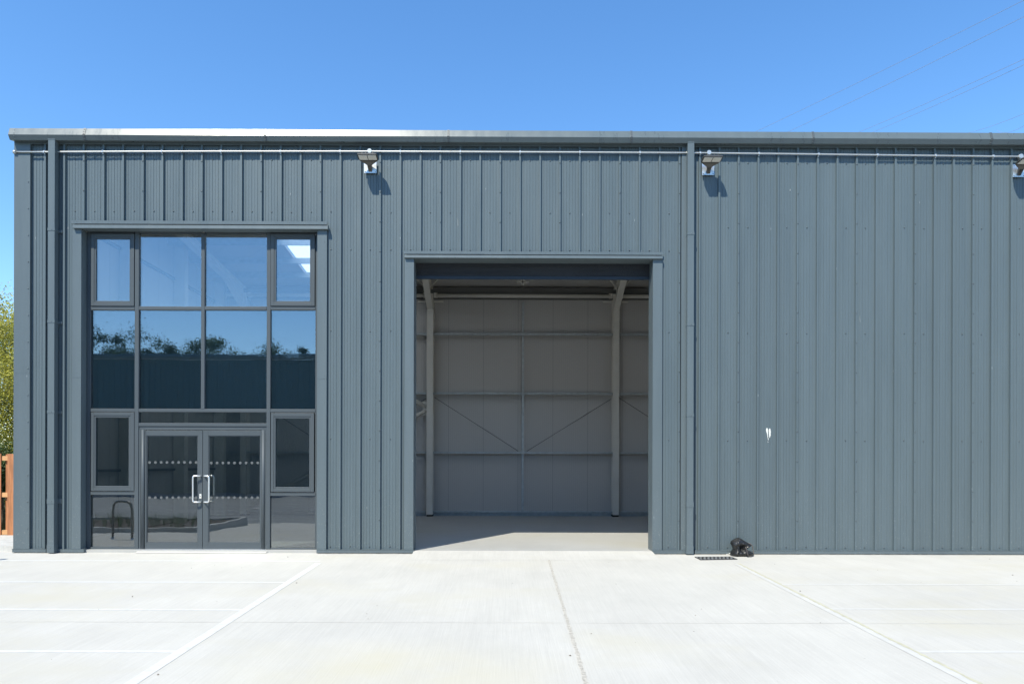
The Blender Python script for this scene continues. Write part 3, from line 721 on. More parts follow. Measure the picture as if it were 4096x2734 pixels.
# steel frame
YC = 19.30     # front face of back columns
def hsec(x, y0, y1, z0, z1, bw=.18, tf=.014, tw=.010):
    m.box(x-bw/2, x+bw/2, y0, y0+tf, z0, z1); m.box(x-bw/2, x+bw/2, y1-tf, y1, z0, z1); m.box(x-tw/2, x+tw/2, y0+tf, y1-tf, z0, z1)
cols = [P(1719, 1700, YC)[0], P(2464, 1700, YC)[0]]
sp = cols[1]-cols[0]; cols = [cols[0]-sp, cols[0], cols[1], cols[1]+sp, cols[1]+2*sp]
for x in cols:
    m = MB(); hsec(x, YC, DB-.03, .05, 6.3)
    m.box(x+.09, x+.10, YC+.02, DB-.05, 5.55, 6.1)
    c = part(m, 'back_column', M['steel_in'])
    m = MB(); m.box(x-.085, x+.085, YC+.01, DB-.03, .0, .05); part(m, 'column_foot', M['black_foot'], c)
    m = MB(); 
    # rafter: haunched I-section running up from the back column to the ridge and down to the front
    zc = 6.35
    def isec(pts, dtop=.34):
        for i in range(len(pts)-1):
            (ya_, za), (yb_, zb) = pts[i], pts[i+1]; ta, tb_ = roofz(ya_)-.16, roofz(yb_)-.16
            m.hexa([(x-.085,ya_,za),(x+.085,ya_,za),(x+.085,yb_,zb),(x-.085,yb_,zb),(x-.085,ya_,za+.014),(x+.085,ya_,za+.014),(x+.085,yb_,zb+.014),(x-.085,yb_,zb+.014)])
            m.hexa([(x-.085,ya_,ta-.014),(x+.085,ya_,ta-.014),(x+.085,yb_,tb_-.014),(x-.085,yb_,tb_-.014),(x-.085,ya_,ta),(x+.085,ya_,ta),(x+.085,yb_,tb_),(x-.085,yb_,tb_)])
            m.hexa([(x-.005,ya_,za+.014),(x+.005,ya_,za+.014),(x+.005,yb_,zb+.014),(x-.005,yb_,zb+.014),(x-.005,ya_,ta-.014),(x+.005,ya_,ta-.014),(x+.005,yb_,tb_-.014),(x-.005,yb_,tb_-.014)])
    isec([(YC, 5.84), (YC-1.2, roofz(YC-1.2)-.36), (RY, roofz(RY)-.36), (D+.55, roofz(D+.5)-.36)])
    part(m, 'rafter', M['steel_in'])
    m = MB(); hsec(x, D+.14, D+.40, .0, 6.5) if not (oi[0]-.2 < x < oi[1]+.2) else None
    if m.v: part(m, 'front_column', M['steel_in'])
# gable posts
XG = XL+.14
for y in (14.62, 17.0, 19.35):
    m = MB(); m.box(XG+.01, XG+.28, y-.10, y+.10, 0, roofz(y)-.02)
    part(m, 'gable_post', M['steel_in'])
m = MB()
for z in (1.3, 2.9, 4.5, 6.0): m.mark(); m.box(XG-.005, XG+.06, D+.15, DB-.02, z, z+.055)
part(m, 'gable_rail', mat('dull_zinc', (.17, .18, .18), .5, metal=.3))
# back wall rails (z sections) and vertical stays
def rail(py0, py1, name='wall_rail'):
    global m
    Yr = DB-.17; z0_, z1_ = PZ(py1, 2090, Yr), PZ(py0, 2090, Yr)
    m = MB(); m.box(XL+.2, XR-.2, Yr, Yr+.004, z0_, z1_); m.box(XL+.2, XR-.2, Yr+.004, DB-.002, z1_-.004, z1_); m.box(XL+.2, XR-.2, Yr-.02, Yr, z0_-.004, z0_+.006)
    return part(m, name, M['galv_dull'])
for a0, a1 in ((1331,1341), (1569,1577), (1806,1813)): rail(a0, a1)
m = MB(); m.box(XL+.2, XR-.2, DB-.10, DB-.002, PZ(2049,2090,DB), PZ(2042,2090,DB)); m.box(XL+.2, XR-.2, DB-.035, DB-.003, .0, .108)
part(m, 'base_rail', M['galv_dull'])
m = MB()
for i, x in enumerate(cols[:-1]):
    xm = x+(P(2091, 1700, DB-.1)[0]-cols[1])
    m.mark(); m.box(xm-.03, xm+.03, DB-.15, DB-.10, .11, 6.1); m.box(xm-.033, xm-.026, DB-.155, DB-.10, .11, 6.1)
part(m, 'vertical_stay', M['galv_dull'])
m = MB()
for i, x in enumerate(cols[:-1]):
    off = P(2091, 1700, DB-.1)[0]-cols[1]
    zt_, zb_ = PZ(1590, 2090, DB-.15), PZ(1803, 2090, DB-.15)
    m.mark(); m.tube([(x+.12, DB-.16, zt_), (x+off-.13, DB-.16, zb_)], .007, 6); m.mark(); m.tube([(x+sp-.12, DB-.16, zt_-.03), (x+off+.12, DB-.16, zb_)], .007, 6)
part(m, 'tie_rod', M['rubber'])
# eaves tube and eaves gutter box, purlins
m = MB(); zt_ = PZ(1182.5, 2090, YC+.05)
for i in range(-1, len(cols)):
    xa = cols[i]+.16 if i >= 0 else XL+.3; xb = cols[i+1]-.16 if i+1 < len(cols) else XR-.2
    m.mark(); m.tube([(xa, YC+.07, zt_), (xb, YC+.07, zt_)], .052, 16)
    m.box(xa-.06, xa+.04, YC+.03, YC+.11, zt_-.06, zt_+.07); m.box(xb-.04, xb+.06, YC+.03, YC+.11, zt_-.06, zt_+.07)
part(m, 'eaves_tube', M['steel_in'])
m = MB()
for y in (12.4, 13.5, 14.4, 15.4, 16.5, 17.6, 18.55):
    z = roofz(y); m.mark(); m.box(XL+.2, XR-.2, y-.004, y+.004, z-.155, z-.005); m.box(XL+.2, XR-.2, y-.035, y+.004, z-.16, z-.155)
part(m, 'purlin', M['galv_dull'])
m = MB(); z = roofz(DB)-.06; m.box(XL+.2, XR-.2, DB-.16, DB-.005, 6.20, z)
part(m, 'eaves_box', mat('dark_eaves_box', (.14, .14, .13), .6))  # box given a darker tone than the galvanised rails
m = MB()
for x in cols[1:4]:
    for s in (-1, 1): m.mark(); m.tube([(x+s*.02, 18.9, roofz(18.9)-.33), (x+s*.36, 18.56, roofz(18.56)-.1)], .016, 6)
    for s in (-1, 1): m.mark(); m.box(x+s*.09, x+s*.36, YC+.10, YC+.16, 6.08, 6.11)
xm = (cols[1]+cols[2])/2-.03
m.mark(); m.box(xm-.03, xm+.03, 18.6, 18.66, 6.36, 6.66); m.box(xm-.15, xm+.15, 18.6, 18.66, 6.42, 6.47)
m.tube([(xm-.15, 18.6, 6.45), (xm-1.6, 17.3, 6.7)], .008, 6); m.tube([(xm+.15, 18.6, 6.45), (xm+1.6, 17.3, 6.7)], .008, 6)
part(m, 'roof_brace', M['steel_in'])
# tubular cross bracing in the left bay of the back wall
m = MB(); x0_ = cols[1]-.12; yb_ = YC+.15
m.mark(); m.tube([(x0_, yb_, 3.1), (cols[0]+.15, yb_, 6.0)], .055, 12); m.mark(); m.tube([(x0_, yb_, 3.0), (cols[0]+.15, yb_, .25)], .055, 12)
m.mark(); m.box(x0_-.1, x0_+.04, yb_-.012, yb_+.012, 2.86, 3.26)
part(m, 'cross_brace', M['steel_in'])

# ================================================================== CONDUIT
yc = D-.060
cd = thing('conduit', 'galvanised conduit pipe running along the wall under the gutter', 'pipe', (XL, yc, PZ(607)))
m = MB(); pts = []
for px, py in ((62,608),(184,608),(500,606.5),(900,605.5),(1362,605.5),(1800,607),(2300,609),(2745,611.5),(3100,615),(3500,620),(3900,624.5),(4096,627),(4500,633)):
    x, z = P(px, py, yc); pts.append((x, yc, z))
m.tube(pts, .0135, 12)
m.build('pipe', M['conduit'], cd)
def cz(x):
    for a, b in zip(pts, pts[1:]):
        if a[0] <= x <= b[0]: return a[2]+(b[2]-a[2])*(x-a[0])/(b[0]-a[0])
    return pts[-1][2]
m = MB(); m.tube([(pts[0][0]-.035, yc, pts[0][2]), (pts[0][0]+.01, yc, pts[0][2])], .028, 16); m.build('end_cap', M['conduit'], cd)
for i, x in enumerate(ribs):
    if i % 3 == 0 and x < 9.6:
        m = MB(); z = cz(x); m.box(x-.010, x+.010, yc-.018, D-.03, z-.018, z+.018); m.dome(x, yc+.01, z-.026, .010); m.dome(x, yc+.01, z+.024, .008)
        m.box(x-.010, x+.010, yc+.008, D-.03, z-.036, z+.032); m.build('pipe_clip', M['conduit'], cd)
for px in (1479, 2835, 4081):
    x = PX(px, 606, yc); z = cz(x); m = MB(); m.tube([(x, D-.03, z+.002), (x, yc-.028, z+.002)], .036, 20); m.tube([(x, yc, z-.03), (x, yc, z-.062)], .013, 10)
    m.tube([(x, yc, z-.06), (x+.002, yc, z-.13)], .006, 8)
    m.build('junction_box', M['conduit'], cd)

# ================================================================== FLOODLIGHTS
def floodlight(px, py, label):
    x, z = P(px, py, D-.05); t0 = thing('floodlight', label, 'floodlight', (x, D-RH, z), 'floodlights under the gutter')
    m = MB(); hs = .104
    m.box(x-hs, x+hs, D-RH-.008, D-RH-.001, z-hs, z+hs)
    m.mi = 1
    for sx in (-1, 1):
        for sz in (-1, 1): m.dome(x+sx*.085, D-RH-.008, z+sz*.085, .010)
    m.build('back_plate', [M['galv'], M['screw']], t0)
    # body: stations from the wall bracket up the neck and out along the head
    zb0 = z-.085
    st = [((.042,.065),(.052,.0),.033), ((.062,.11),(.085,.045),.035), ((.09,.135),(.112,.082),.046), ((.12,.148),(.138,.106),.10), ((.16,.158),(.165,.126),.148), ((.20,.166),(.20,.138),.167), ((.27,.176),(.27,.148),.170), ((.345,.184),(.345,.158),.158)]
    m = MB()
    for (pt, zt_), (pb, zl), hw in st:
        for s_, q in ((-1, .25), (-.8, 0), (.8, 0), (1, .25), (1, .8), (.85, 1), (-.85, 1), (-1, .8)):
            m.v.append((x+hw*s_, D-(pt+(pb-pt)*q), zb0+zt_+(zl-zt_)*q))
    K = len(st)
    for i in range(K-1):
        for k in range(8):
            k2 = (k+1) % 8; m.face((i*8+k, i*8+k2, (i+1)*8+k2, (i+1)*8+k))
    m.face(tuple(range(8))); m.face(tuple((K-1)*8+k for k in range(8)))
    base = Vector((x, D-.04, zb0+.155)); U = Vector((0, -1, .1))
    for k in range(4):   # cooling fins on top
        fx = x-.09+k*.06
        c0, c1 = base+U*.12, base+U*.27
        m.hexa([(fx-.004, c0.y, c0.z+.012), (fx+.004, c0.y, c0.z+.012), (fx+.004, c1.y, c1.z+.012), (fx-.004, c1.y, c1.z+.012), (fx-.004, c0.y-.01, c0.z+.036), (fx+.004, c0.y-.01, c0.z+.036), (fx+.004, c1.y+.01, c1.z+.036), (fx-.004, c1.y+.01, c1.z+.036)])
    for k in range(5):   # ribs under the neck
        fx = (k-2)*.012; a0, a1 = Vector((x, D-.062, zb0+.012)), Vector((x, D-.118, zb0+.084))
        m.hexa([(x+fx-.002,a0.y,a0.z-.008),(x+fx+.002,a0.y,a0.z-.008),(x+fx+.002,a1.y,a1.z-.008),(x+fx-.002,a1.y,a1.z-.008),(x+fx-.002,a0.y,a0.z+.01),(x+fx+.002,a0.y,a0.z+.01),(x+fx+.002,a1.y,a1.z+.01),(x+fx-.002,a1.y,a1.z+.01)])
    m.build('lamp_housing', M['lamp'], t0, bevel=.004)
    m = MB()
    for s in (-1, 1):
        xa_, xb_ = sorted((x+s*.006, x+s*.145)); y0_, y1_, za_, zb_ = D-.325, D-.205, zb0+.1545, zb0+.1375
        m.hexa([(xa_,y0_,za_-.006),(xb_,y0_,za_-.006),(xb_,y1_,zb_-.006),(xa_,y1_,zb_-.006),(xa_,y0_,za_+.002),(xb_,y0_,za_+.002),(xb_,y1_,zb_+.002),(xa_,y1_,zb_+.002)])
    m.build('led_panel', M['lampglass'], t0)
    return t0
floodlight(1481, 667, 'dark floodlight on bright square plate above the wall between window and shutter')
floodlight(2833, 675, 'dark floodlight on bright square plate just right of the downpipe')
floodlight(4076, 683, 'dark floodlight cut off by the right edge of the photo')

# ================================================================== SACK, GRATE, CABLE
def sack():
    x0, _ = P(2965, 2200, D-.22); yc0 = D-.20; g = gz(yc0)+.004
    t0 = thing('bin_bag', 'crumpled black plastic sack tied in the middle, against the wall base', 'bag', (x0, yc0, g))
    outline = [(2924,2222),(2923,2212),(2927,2203),(2932,2195),(2928,2183),(2923,2172),(2925,2163),(2934,2156),(2945,2150),(2954,2148.5),(2963,2152),(2976,2160),(2990,2168),(3002,2175),(3001,2181),(2993,2187),(2986,2192),(2992,2199),(3003,2204),(3010,2208),(3012,2216),(3008,2222),(2998,2225),(2975,2225),(2945,2224)]
    kx, kz = P(2971, 2194, D-.3)
    cx_, cz_ = P(2962, 2190, D-.2)
    pts = [P(u, v, D-.2) for u, v in outline]
    # resample
    n = 120; rs = []
    L_ = len(pts)
    for i in range(n):
        f = i/n*L_; k = int(f); fr = f-k
        p0, p1, p2, p3 = pts[(k-1) % L_], pts[k % L_], pts[(k+1) % L_], pts[(k+2) % L_]
        rs.append(tuple(.5*((2*p1[j])+(-p0[j]+p2[j])*fr+(2*p0[j]-5*p1[j]+4*p2[j]-p3[j])*fr**2+(-p0[j]+3*p1[j]-3*p2[j]+p3[j])*fr**3) for j in (0, 1)))
    m = MB(); m.smooth = True; rings = 34
    def surf(side):
        base_i = len(m.v)
        for r_ in range(rings+1):
            rho = r_/rings
            for i in range(n):
                ox, oz = rs[i]; x = cx_+(ox-cx_)*rho; z = max(cz_+(oz-cz_)*rho, g)
                th = .15*math.sqrt(max(0, 1-rho**2.4))
                if z < kz: th *= 1+.25*min(1, (kz-z)/.12)
                dk = math.hypot(x-kx, z-kz); an = math.atan2(z-kz, x-kx)
                th *= .42+.58*(1-math.exp(-(dk/.075)**2))
                wr = math.sin(an*9+3*noise.noise(Vector((x*7, z*7, side)))) + .6*math.sin(an*17+5*noise.noise(Vector((x*11, z*11, 3))))
                th += .009*wr*math.exp(-dk/.09)*(1-rho**6)
                th += .014*noise.noise(Vector((x*16, z*22, side*3)))*(1-rho**8) + .006*noise.noise(Vector((x*45, z*60, side*5)))*(1-rho**8)
                m.v.append((x, yc0-side*th*(1.0 if side > 0 else .9), z))
        for r_ in range(rings):
            for i in range(n):
                j = (i+1) % n; a = base_i+r_*n
                m.face((a+i, a+j, a+n+j, a+n+i))
    surf(1); surf(-1)
    bagm = mat('black_polythene', (.014, .014, .014), .36, spec=.45, bump=.25, bscale=30, bdist=.006, rvar=.06, var=.1)
    b = m.build('sack', bagm, t0)
    bm = bmesh.new(); bm.from_mesh(b.data); bmesh.ops.remove_doubles(bm, verts=bm.verts, dist=.0005); bmesh.ops.recalc_face_normals(bm, faces=bm.faces); bm.to_mesh(b.data); bm.free()
    for p in b.data.polygons: p.use_smooth = True
    strapm = mat('brown_rubber_strap', (.05, .042, .038), .5)
    m = MB(); ys_ = D-.36
    def Q(u, v, y): a = P(u, v, y); return (a[0], y, a[1])
    m.tube([Q(2983,2185,ys_), Q(2985,2194,ys_-.01), Q(2988,2206,ys_-.02), Q(2992,2220,ys_-.03), Q(2998,2223,ys_-.02), Q(3006,2222,ys_)], .012, 10)
    m.build('strap', strapm, t0)
    m = MB(); ys_ = D-.22
    m.tube([Q(2990,2171,ys_), Q(2999,2172,ys_), Q(3006,2176,ys_), Q(3010,2184,ys_), Q(3013,2200,ys_), Q(3014,2212,ys_), Q(3008,2220,ys_)], .008, 10)
    m.build('strap', mat('grey_strap', (.12, .11, .10), .45), t0)
sack()
m = MB(); pp = []
for u, v in ((2936,2199),(2930,2204),(2924,2208.5),(2917,2213),(2910,2216),(2905,2217.5)):
    y = D-.085; a = P(u, v, y); pp.append((a[0], y, max(a[1], gz(y)+.007)))
m.tube(pp, .005, 8)
tag(m.build('cable', M['white']), 'white cable end coming out from behind the black sack', 'cable')

c = [G(2778, 2227.5), G(2923, 2226.5), G(2950, 2236.5), G(2802, 2239)]
gx0, gx1 = (c[0][0]+c[3][0])/2, (c[1][0]+c[2][0])/2; gy0, gy1 = min(c[3][1], c[2][1]), max(c[0][1], c[1][1])
t0 = thing('drain_grate', 'dark slotted drain grate set in the concrete in front of the sack', 'drain cover', ((gx0+gx1)/2, gy0, gz(gy0)))
def gq(f, h, lift):
    a = Vector((*c[3],)).lerp(Vector((*c[2],)), f); b = Vector((*c[0],)).lerp(Vector((*c[1],)), f); p = a.lerp(b, h); return (p.x, p.y, gz(p.y)+lift)
m = MB(); m.quad(gq(0,0,.005), gq(1,0,.005), gq(1,1,.005), gq(0,1,.005)); m.build('gully', mat('gully_pit', (.035, .035, .035), .8, var=.3, vscale=30), t0)
m = MB()
def bar(f0, f1, h0, h1, l0, l1): m.hexa([gq(f0,h0,l0), gq(f1,h0,l0), gq(f1,h1,l0), gq(f0,h1,l0), gq(f0,h0,l1), gq(f1,h0,l1), gq(f1,h1,l1), gq(f0,h1,l1)])
for k in range(19):
    f = .02+k*.052; 
    for j in range(3):
        if (k+j) % 2 == 0: bar(f, f+.034, .08+j*.3, .08+j*.3+.26, .006, .015)
m.build('bars', mat('worn_cast_iron', (.30, .30, .29), .5, metal=.5, var=.5, vscale=40), t0)
m = MB(); bar(0, 1, 0, .06, .006, .012); bar(0, 1, .94, 1, .006, .012); bar(0, .012, .06, .94, .006, .012); bar(.988, 1, .06, .94, .006, .012)
for k in range(1, 19): bar(k*.052-.001, k*.052+.005, .06, .94, .006, .0135)
m.build('grate_frame', mat('cast_iron', (.05, .05, .052), .55), t0)

# loose grit and litter on the slab
m = MB()
for k in range(60):
    x, y = random.uniform(-6, 9), random.uniform(5.2, D-.1); s = random.choice((.004, .006, .008, .012)); z = gz(y)+.002
    a = random.random()*6; dx, dy = math.cos(a)*s, math.sin(a)*s*random.uniform(.4, 1)
    m.hexa([(x-dx,y-dy,z),(x+dy,y-dx,z),(x+dx,y+dy,z),(x-dy,y+dx,z),(x-dx*.5,y-dy*.5,z+s*.6),(x+dy*.5,y-dx*.5,z+s*.6),(x+dx*.5,y+dy*.5,z+s*.6),(x-dy*.5,y+dx*.5,z+s*.6)])
tag(m.build('grit', mat('grit', (.17, .15, .12), .9, var=.5, vscale=3)), 'tiny crumbs of grit scattered over the pale concrete', 'grit', kind='stuff')

# ================================================================== FENCE AND TREE AT THE LEFT
woodm = mat('orange_stained_timber', (.38, .155, .062), .65, var=.35, vscale=2.2, stretch=(14, 14, 1.2), bump=.3, bscale=9, bdist=.003)
rail_m = mat('pale_timber_rail', (.55, .30, .13), .65, var=.25, vscale=2.2, stretch=(1.2, 14, 14))
YF = 13.6
t0 = thing('timber_fence', 'orange stained timber fence with boards on both sides, left of the unit', 'fence', (-12, YF, .05))
zF0, zF1 = PZ(2153, 30, YF), PZ(1814, 30, YF); bw = (39-0)*YF/FPX
# measured boards: dark rear board 18-31px, front board 31-60px, next front board ends at 6 px
def X_(px): return P(px, 2000, YF)[0]
m = MB()
xr = X_(60); wf = X_(60)-X_(32); step = X_(60)-X_(6)
for k in range(9):
    x1 = xr-k*step; m.mark(); m.box(x1-wf, x1, YF-.02, YF, zF0+random.uniform(-.01,.01), zF1+random.uniform(-.008,.008))
m.build_split('board', woodm, t0, bevel=.003)
m = MB()
for k in range(9):
    x1 = xr-wf-k*step+.055; m.mark(); m.box(x1-wf, x1, YF+.05, YF+.07, zF0, zF1-.01)
m.build_split('board', woodm, t0, bevel=.003)
m = MB()
for py in (1832, 1978, 2128): z = PZ(py, 30, YF); m.mark(); m.box(xr-9*step, xr+.02, YF+.001, YF+.049, z-.045, z+.045)
m.build_split('rail', rail_m, t0, bevel=.003)
m = MB()
for k in (3, 8): m.mark(); m.box(xr-k*step-.05, xr-k*step+.05, YF-.0+.071, YF+.17, .04, zF1+.03)
m.build_split('post', woodm, t0, bevel=.004)

def leaf_mat(name, col, trans=.35, hv=.5):
    m = bpy.data.materials.new(name); m.use_nodes = True; t = m.node_tree; b = t.nodes['Principled BSDF']; L = t.links.new
    b.inputs['Roughness'].default_value = .55
    g = N(t, 'ShaderNodeNewGeometry'); r = N(t, 'ShaderNodeMapRange'); r.inputs[3].default_value = 1-hv; r.inputs[4].default_value = 1+hv; L(g.outputs['Random Per Island'], r.inputs[0])
    mx = N(t, 'ShaderNodeMix', data_type='RGBA', blend_type='MULTIPLY'); mx.inputs[0].default_value = 1; mx.inputs[6].default_value = (*col, 1); L(r.outputs[0], mx.inputs[7]); L(mx.outputs[2], b.inputs['Base Color'])
    tr = N(t, 'ShaderNodeBsdfTranslucent'); L(mx.outputs[2], tr.inputs[0]); ms = N(t, 'ShaderNodeMixShader'); ms.inputs[0].default_value = trans
    out = [n for n in t.nodes if n.type == 'OUTPUT_MATERIAL'][0]; L(b.outputs[0], ms.inputs[1]); L(tr.outputs[0], ms.inputs[2]); L(ms.outputs[0], out.inputs[0])
    return m
bark = mat('bark', (.13, .105, .08), .9, var=.3, vscale=8, bump=.6, bscale=20)
def tree(name, label, cat, loc, h, rad, leaves, lm, leaf=.05, base=.25, seed=1, group=None, spread=1.0, clumps=70, cone=False, tipf=.75):
    rnd = random.Random(seed); t0 = thing(name, label, cat, loc, group); X0, Y0, Z0 = loc
    tips = []; m = MB()
    def limb(p, d, l, r, lev):
        n = 6; pts = [p]; q = p.copy(); dd = d.copy()
        for i in range(n):
            dd = (dd+Vector((rnd.uniform(-1,1), rnd.uniform(-1,1), rnd.uniform(-.3,.6)))*.18).normalized(); q = q+dd*l/n; pts.append(q.copy())
        m.tube(pts, [r*(1-.75*i/n) for i in range(n+1)], 7 if lev < 2 else 4)
        if lev >= 1: tips.extend(pts[3:])
        if lev < 3:
            for i in range(2, n+1):
                for _ in range(2 if lev < 2 else 1):
                    a = rnd.uniform(0, 6.283); side = Vector((math.cos(a), math.sin(a), rnd.uniform(.1, .9))).normalized()
                    limb(pts[i], (dd*.35+side).normalized(), rad*rnd.uniform(.45, .8) if lev == 0 else l*rnd.uniform(.4, .55), r*.42, lev+1)
    m_ = h*.9; limb(Vector((X0, Y0, Z0)), Vector((0,0,1)), m_*.75, h*.022, 0)
    # keep limbs inside crown
    m.build('trunk', bark, t0)
    m = MB(); cz0 = Z0+h*(base+1)/2; hz = h*(1-base)/2
    cl = []
    for k in range(clumps):
        if tips and rnd.random() < tipf: c = tips[rnd.randrange(len(tips))] + Vector((rnd.gauss(0,.25), rnd.gauss(0,.25), rnd.gauss(0,.25)))*rad*.2
        else:
            while True:
                u = Vector((rnd.uniform(-1,1), rnd.uniform(-1,1), rnd.uniform(-1,1)))
                if .3 < u.length < 1: break
            c = Vector((X0+u.x*rad, Y0+u.y*rad, cz0+u.z*hz))
        if cone:
            f = max(.12, 1-(c.z-Z0)/h); c.x = X0+(c.x-X0)*f*1.3; c.y = Y0+(c.y-Y0)*f*1.3
        cl.append((c, rad*rnd.uniform(.16, .34)))
    for i in range(leaves):
        c, cr = cl[rnd.randrange(len(cl))]
        p = c+Vector((rnd.gauss(0,1), rnd.gauss(0,1), rnd.gauss(0,.8)))*cr*.5
        a = Vector((rnd.uniform(-1,1), rnd.uniform(-1,1), rnd.uniform(-1,.4))).normalized(); b = a.orthogonal().normalized(); s = leaf*rnd.uniform(.6, 1.3)
        m.quad(tuple(p), tuple(p+a*s*.5+b*s*.3), tuple(p+a*s), tuple(p+a*s*.5-b*s*.3))
    m.build('crown', lm, t0)
    return t0
spring = leaf_mat('yellow_green_leaves', (.40, .385, .075), .5)
dark = leaf_mat('dark_leaves', (.06, .095, .045), .3)
mid = leaf_mat('mid_green_leaves', (.085, .13, .045), .3)
tree('willow_tree', 'yellow green spring tree behind the timber fence at the left edge', 'tree', (-12.8, 17.6, 0), 5.65, 2.3, 120000, spring, .052, .04, 5, clumps=420, tipf=.3)
tree('shrub', 'dense green shrub low behind the timber fence', 'shrub', (-11.2, 15.3, 0), 2.2, .9, 9000, mid, .06, .05, 9, clumps=40)

# ================================================================== BEHIND THE CAMERA (seen mirrored in the glass)
def mirror(px, dist): return (px-2018)/FPX*dist
YO = -16.2
t0 = thing('industrial_unit', 'long dark teal unit opposite, mirrored in the middle row of glass', 'building', (-10, YO, -.26))
m = MB(); x = -46
zt_o = CAMZ+438/FPX*(2*D-YO)
while x < 24:
    m.box(x, x+.30, YO-.03, YO, -.26, zt_o-.3); m.box(x+.30, x+.333, YO-.03, YO+.035, -.26, zt_o-.3); x += .333
m.build('wall', M['opp'], t0)
m = MB(); m.box(-46, 24, YO-12, YO-.031, -.26, zt_o-.35); m.build('rear_block', M['opp'], t0)
m = MB(); m.prism([(YO+.18, zt_o-.28), (YO+.2, zt_o-.12), (YO+.13, zt_o), (YO-.1, zt_o), (YO-.1, zt_o-.28)], -46.1, 24.1, 'x'); m.build('gutter', M['gutter'], t0)
for x in (-38, -27, -5, 6, 17):
    m = MB(); m.box(x-2, x+2, YO+.03, YO+.05, -.25, 4.6)
    m.build('roller_door', M['frame'], t0)
specs = [(372, 9.4, 46, 3.0, mid), (440, 10.6, 46.5, 2.8, dark), (515, 10.0, 47, 2.0, dark), (590, 10.4, 46, 3.0, mid), (650, 9.6, 47, 1.7, dark), (712, 9.3, 47, 1.8, dark), (845, 9.6, 46.5, 2.2, mid), (915, 9.2, 47, 1.6, dark), (1035, 10.0, 46, 2.3, mid), (1140, 9.6, 47, 1.5, dark), (1185, 9.8, 47.5, 1.4, dark), (1235, 9.9, 47, 1.6, mid)]
words = ['rounded tree mirrored at the far left edge of the glass', 'tallest dark tree mirrored in the left middle pane', 'narrower dark tree mirrored right of the tallest one', 'leaning green tree mirrored at the left of the second pane', 'small dark tree mirrored in the second pane', 'lone small dark tree mirrored near the middle of the second pane', 'green tree mirrored just right of the centre mullion', 'low dark tree mirrored alone in the third pane', 'broad green tree mirrored at the right of the third pane', 'upright dark tree mirrored at the left of the right pane', 'upright dark tree mirrored in the middle of the right pane', 'upright green tree mirrored at the right of the right pane']
for i, ((px, h, dist, rd, lm), wd) in enumerate(zip(specs, words)):
    y = 2*D-dist-6
    dd = 2*D-y
    hh = (CAMZ+(1856-1418)/FPX*dd) + (h-8.5)*1.25
    tree('broadleaf_tree', wd, 'tree', (mirror(px, dd), y, -.3), hh, rd*1.15, 20000, lm, .15, .45, 20+i, 'trees behind the opposite unit', clumps=46)

m = MB()  # unseen white lines added only to streak the reflections in the lower glass
for k in range(9):
    y = 2.4-k*1.25; m.mark(); strip(m, (-16, y), (-1.5-k*.25, y+.25*math.sin(k*2)), .10, .10, .003)
for i, o in enumerate(m.build_split('added_road_line', M['line'])): tag(o, 'thin white line added on the road for streaks in the glass, %s of those mirrored in the doors' % ('nearest the yard','second nearest the yard','third from the yard','fourth from the yard','fifth from the yard','sixth from the yard','seventh from the yard','second farthest','farthest')[i], 'road marking', 'white lines added behind the camera for reflections')
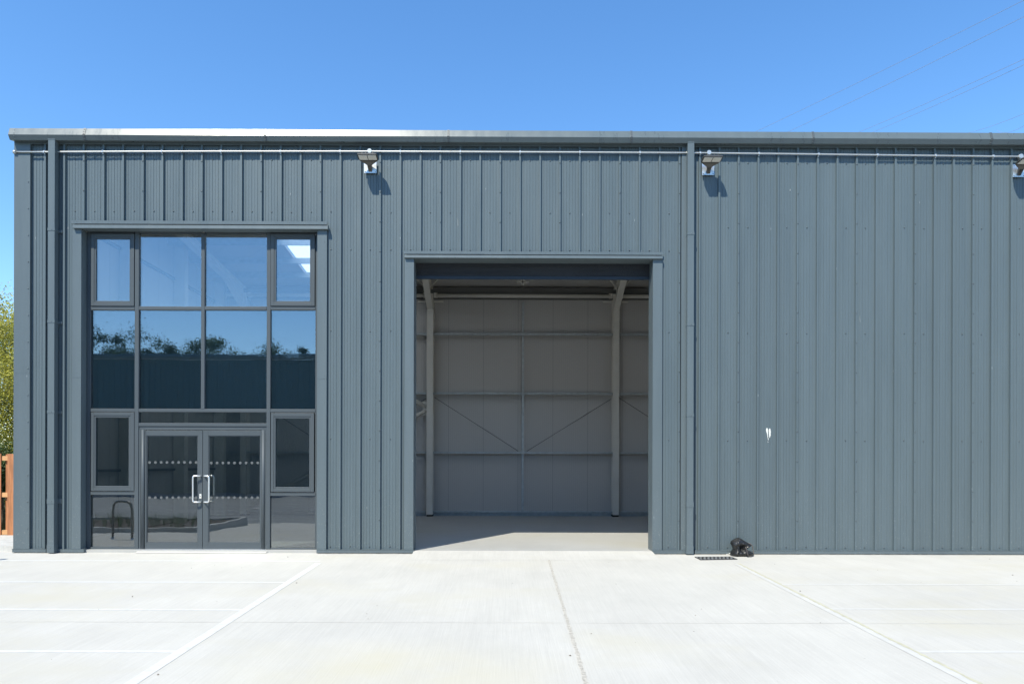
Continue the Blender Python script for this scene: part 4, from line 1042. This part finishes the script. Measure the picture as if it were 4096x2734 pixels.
# planting bed with kerb at the left of the yard
t0b = MB(); t0b.box(-16.5, -7.4, 4.3, 7.3, gz(6)-.05, gz(6)+.09)
tag(t0b.build('planting_bed', M['earth']), kind='structure')
m = MB()
for (a0, a1, b0, b1) in ((-16.6, -7.3, 7.3, 7.42), (-16.6, -7.3, 4.18, 4.3), (-7.4, -7.28, 4.3, 7.3)): m.box(a0, a1, b0, b1, gz(6)-.05, gz(6)+.14)
tag(m.build('kerb', M['concrete_kerb']), kind='structure')
m = MB()
for k in range(170):
    x, y = random.uniform(-14, -7.5), random.uniform(5, 7.2); z = gz(y)+.08
    for j in range(7):
        a = random.random()*6.28; hh = random.uniform(.12, .34); dx, dy = math.cos(a)*hh*.3, math.sin(a)*hh*.3
        m.quad((x-.004, y, z), (x+.004, y, z), (x+dx+.002, y+dy, z+hh), (x+dx-.002, y+dy, z+hh))
tag(m.build('ornamental_grass', mid), 'tufts of young grass in the mulch bed, mirrored low in the glass', 'grass', kind='stuff')

# cycle hoops
def hoop(x, y, label, rot=0):
    z = gz(y)+.004; t0 = thing('cycle_stand', label, 'cycle stand', (x, y, z), 'steel cycle hoops by the left corner')
    dx, dy = math.cos(rot)*.33, math.sin(rot)*.33
    m = MB(); m.tube(tube_round([(x-dx, y-dy, z), (x-dx, y-dy, z+.76), (x+dx, y+dy, z+.76), (x+dx, y+dy, z)], .2, 8), .025, 12); m.build('hoop', M['lamp'], t0)
    for s in (-1, 1): m = MB(); m.tube([(x+s*dx, y+s*dy, z+.001), (x+s*dx, y+s*dy, z+.010)], .06, 14); m.build('foot_plate', M['galv'], t0)
hoop(-8.15, 9.0, 'dark steel cycle hoop mirrored in the bottom left pane', R(28))
hoop(-8.5, 10.4, 'steel cycle hoop whose shadow falls at the left photo edge', R(28))

# ================================================================== OVERHEAD WIRES
wm = mat('overhead_wire', (.25, .24, .28), .6)
lines = [((1740,300),(2349,2),'overhead wire crossing the top right sky, uppermost'), ((1815,300),(2349,40),'overhead wire just below the uppermost one at top right'), ((1980,300),(2349,137),'upper wire of the middle pair over the right roof edge'), ((2012,300),(2349,150),'lower wire of the middle pair over the right roof edge'), ((2232,303),(2349,262),'upper wire of the lowest pair at the right edge'), ((2308,305),(2349,290),'lowest overhead wire, meeting the roof at the right edge')]
for i, (a, b, lab) in enumerate(lines):
    k = 4096/2349; Ya, Yb = 62, 40
    def W3(p, Y): q = P(p[0]*k, p[1]*k, Y); return Vector((q[0], Y, q[1]))
    A, B = W3(a, Ya), W3(b, Yb); A2, B2 = A+(A-B)*1.2, B+(B-A)*1.2
    m = MB(); pts_ = []
    for j in range(25):
        f = j/24; p = A2.lerp(B2, f); p.z -= (4*f*(1-f)-.95)*.9; pts_.append(tuple(p))
    m.tube(pts_, .011, 5)
    tag(m.build('power_line', wm), lab, 'power line', 'overhead wires in the top right corner')
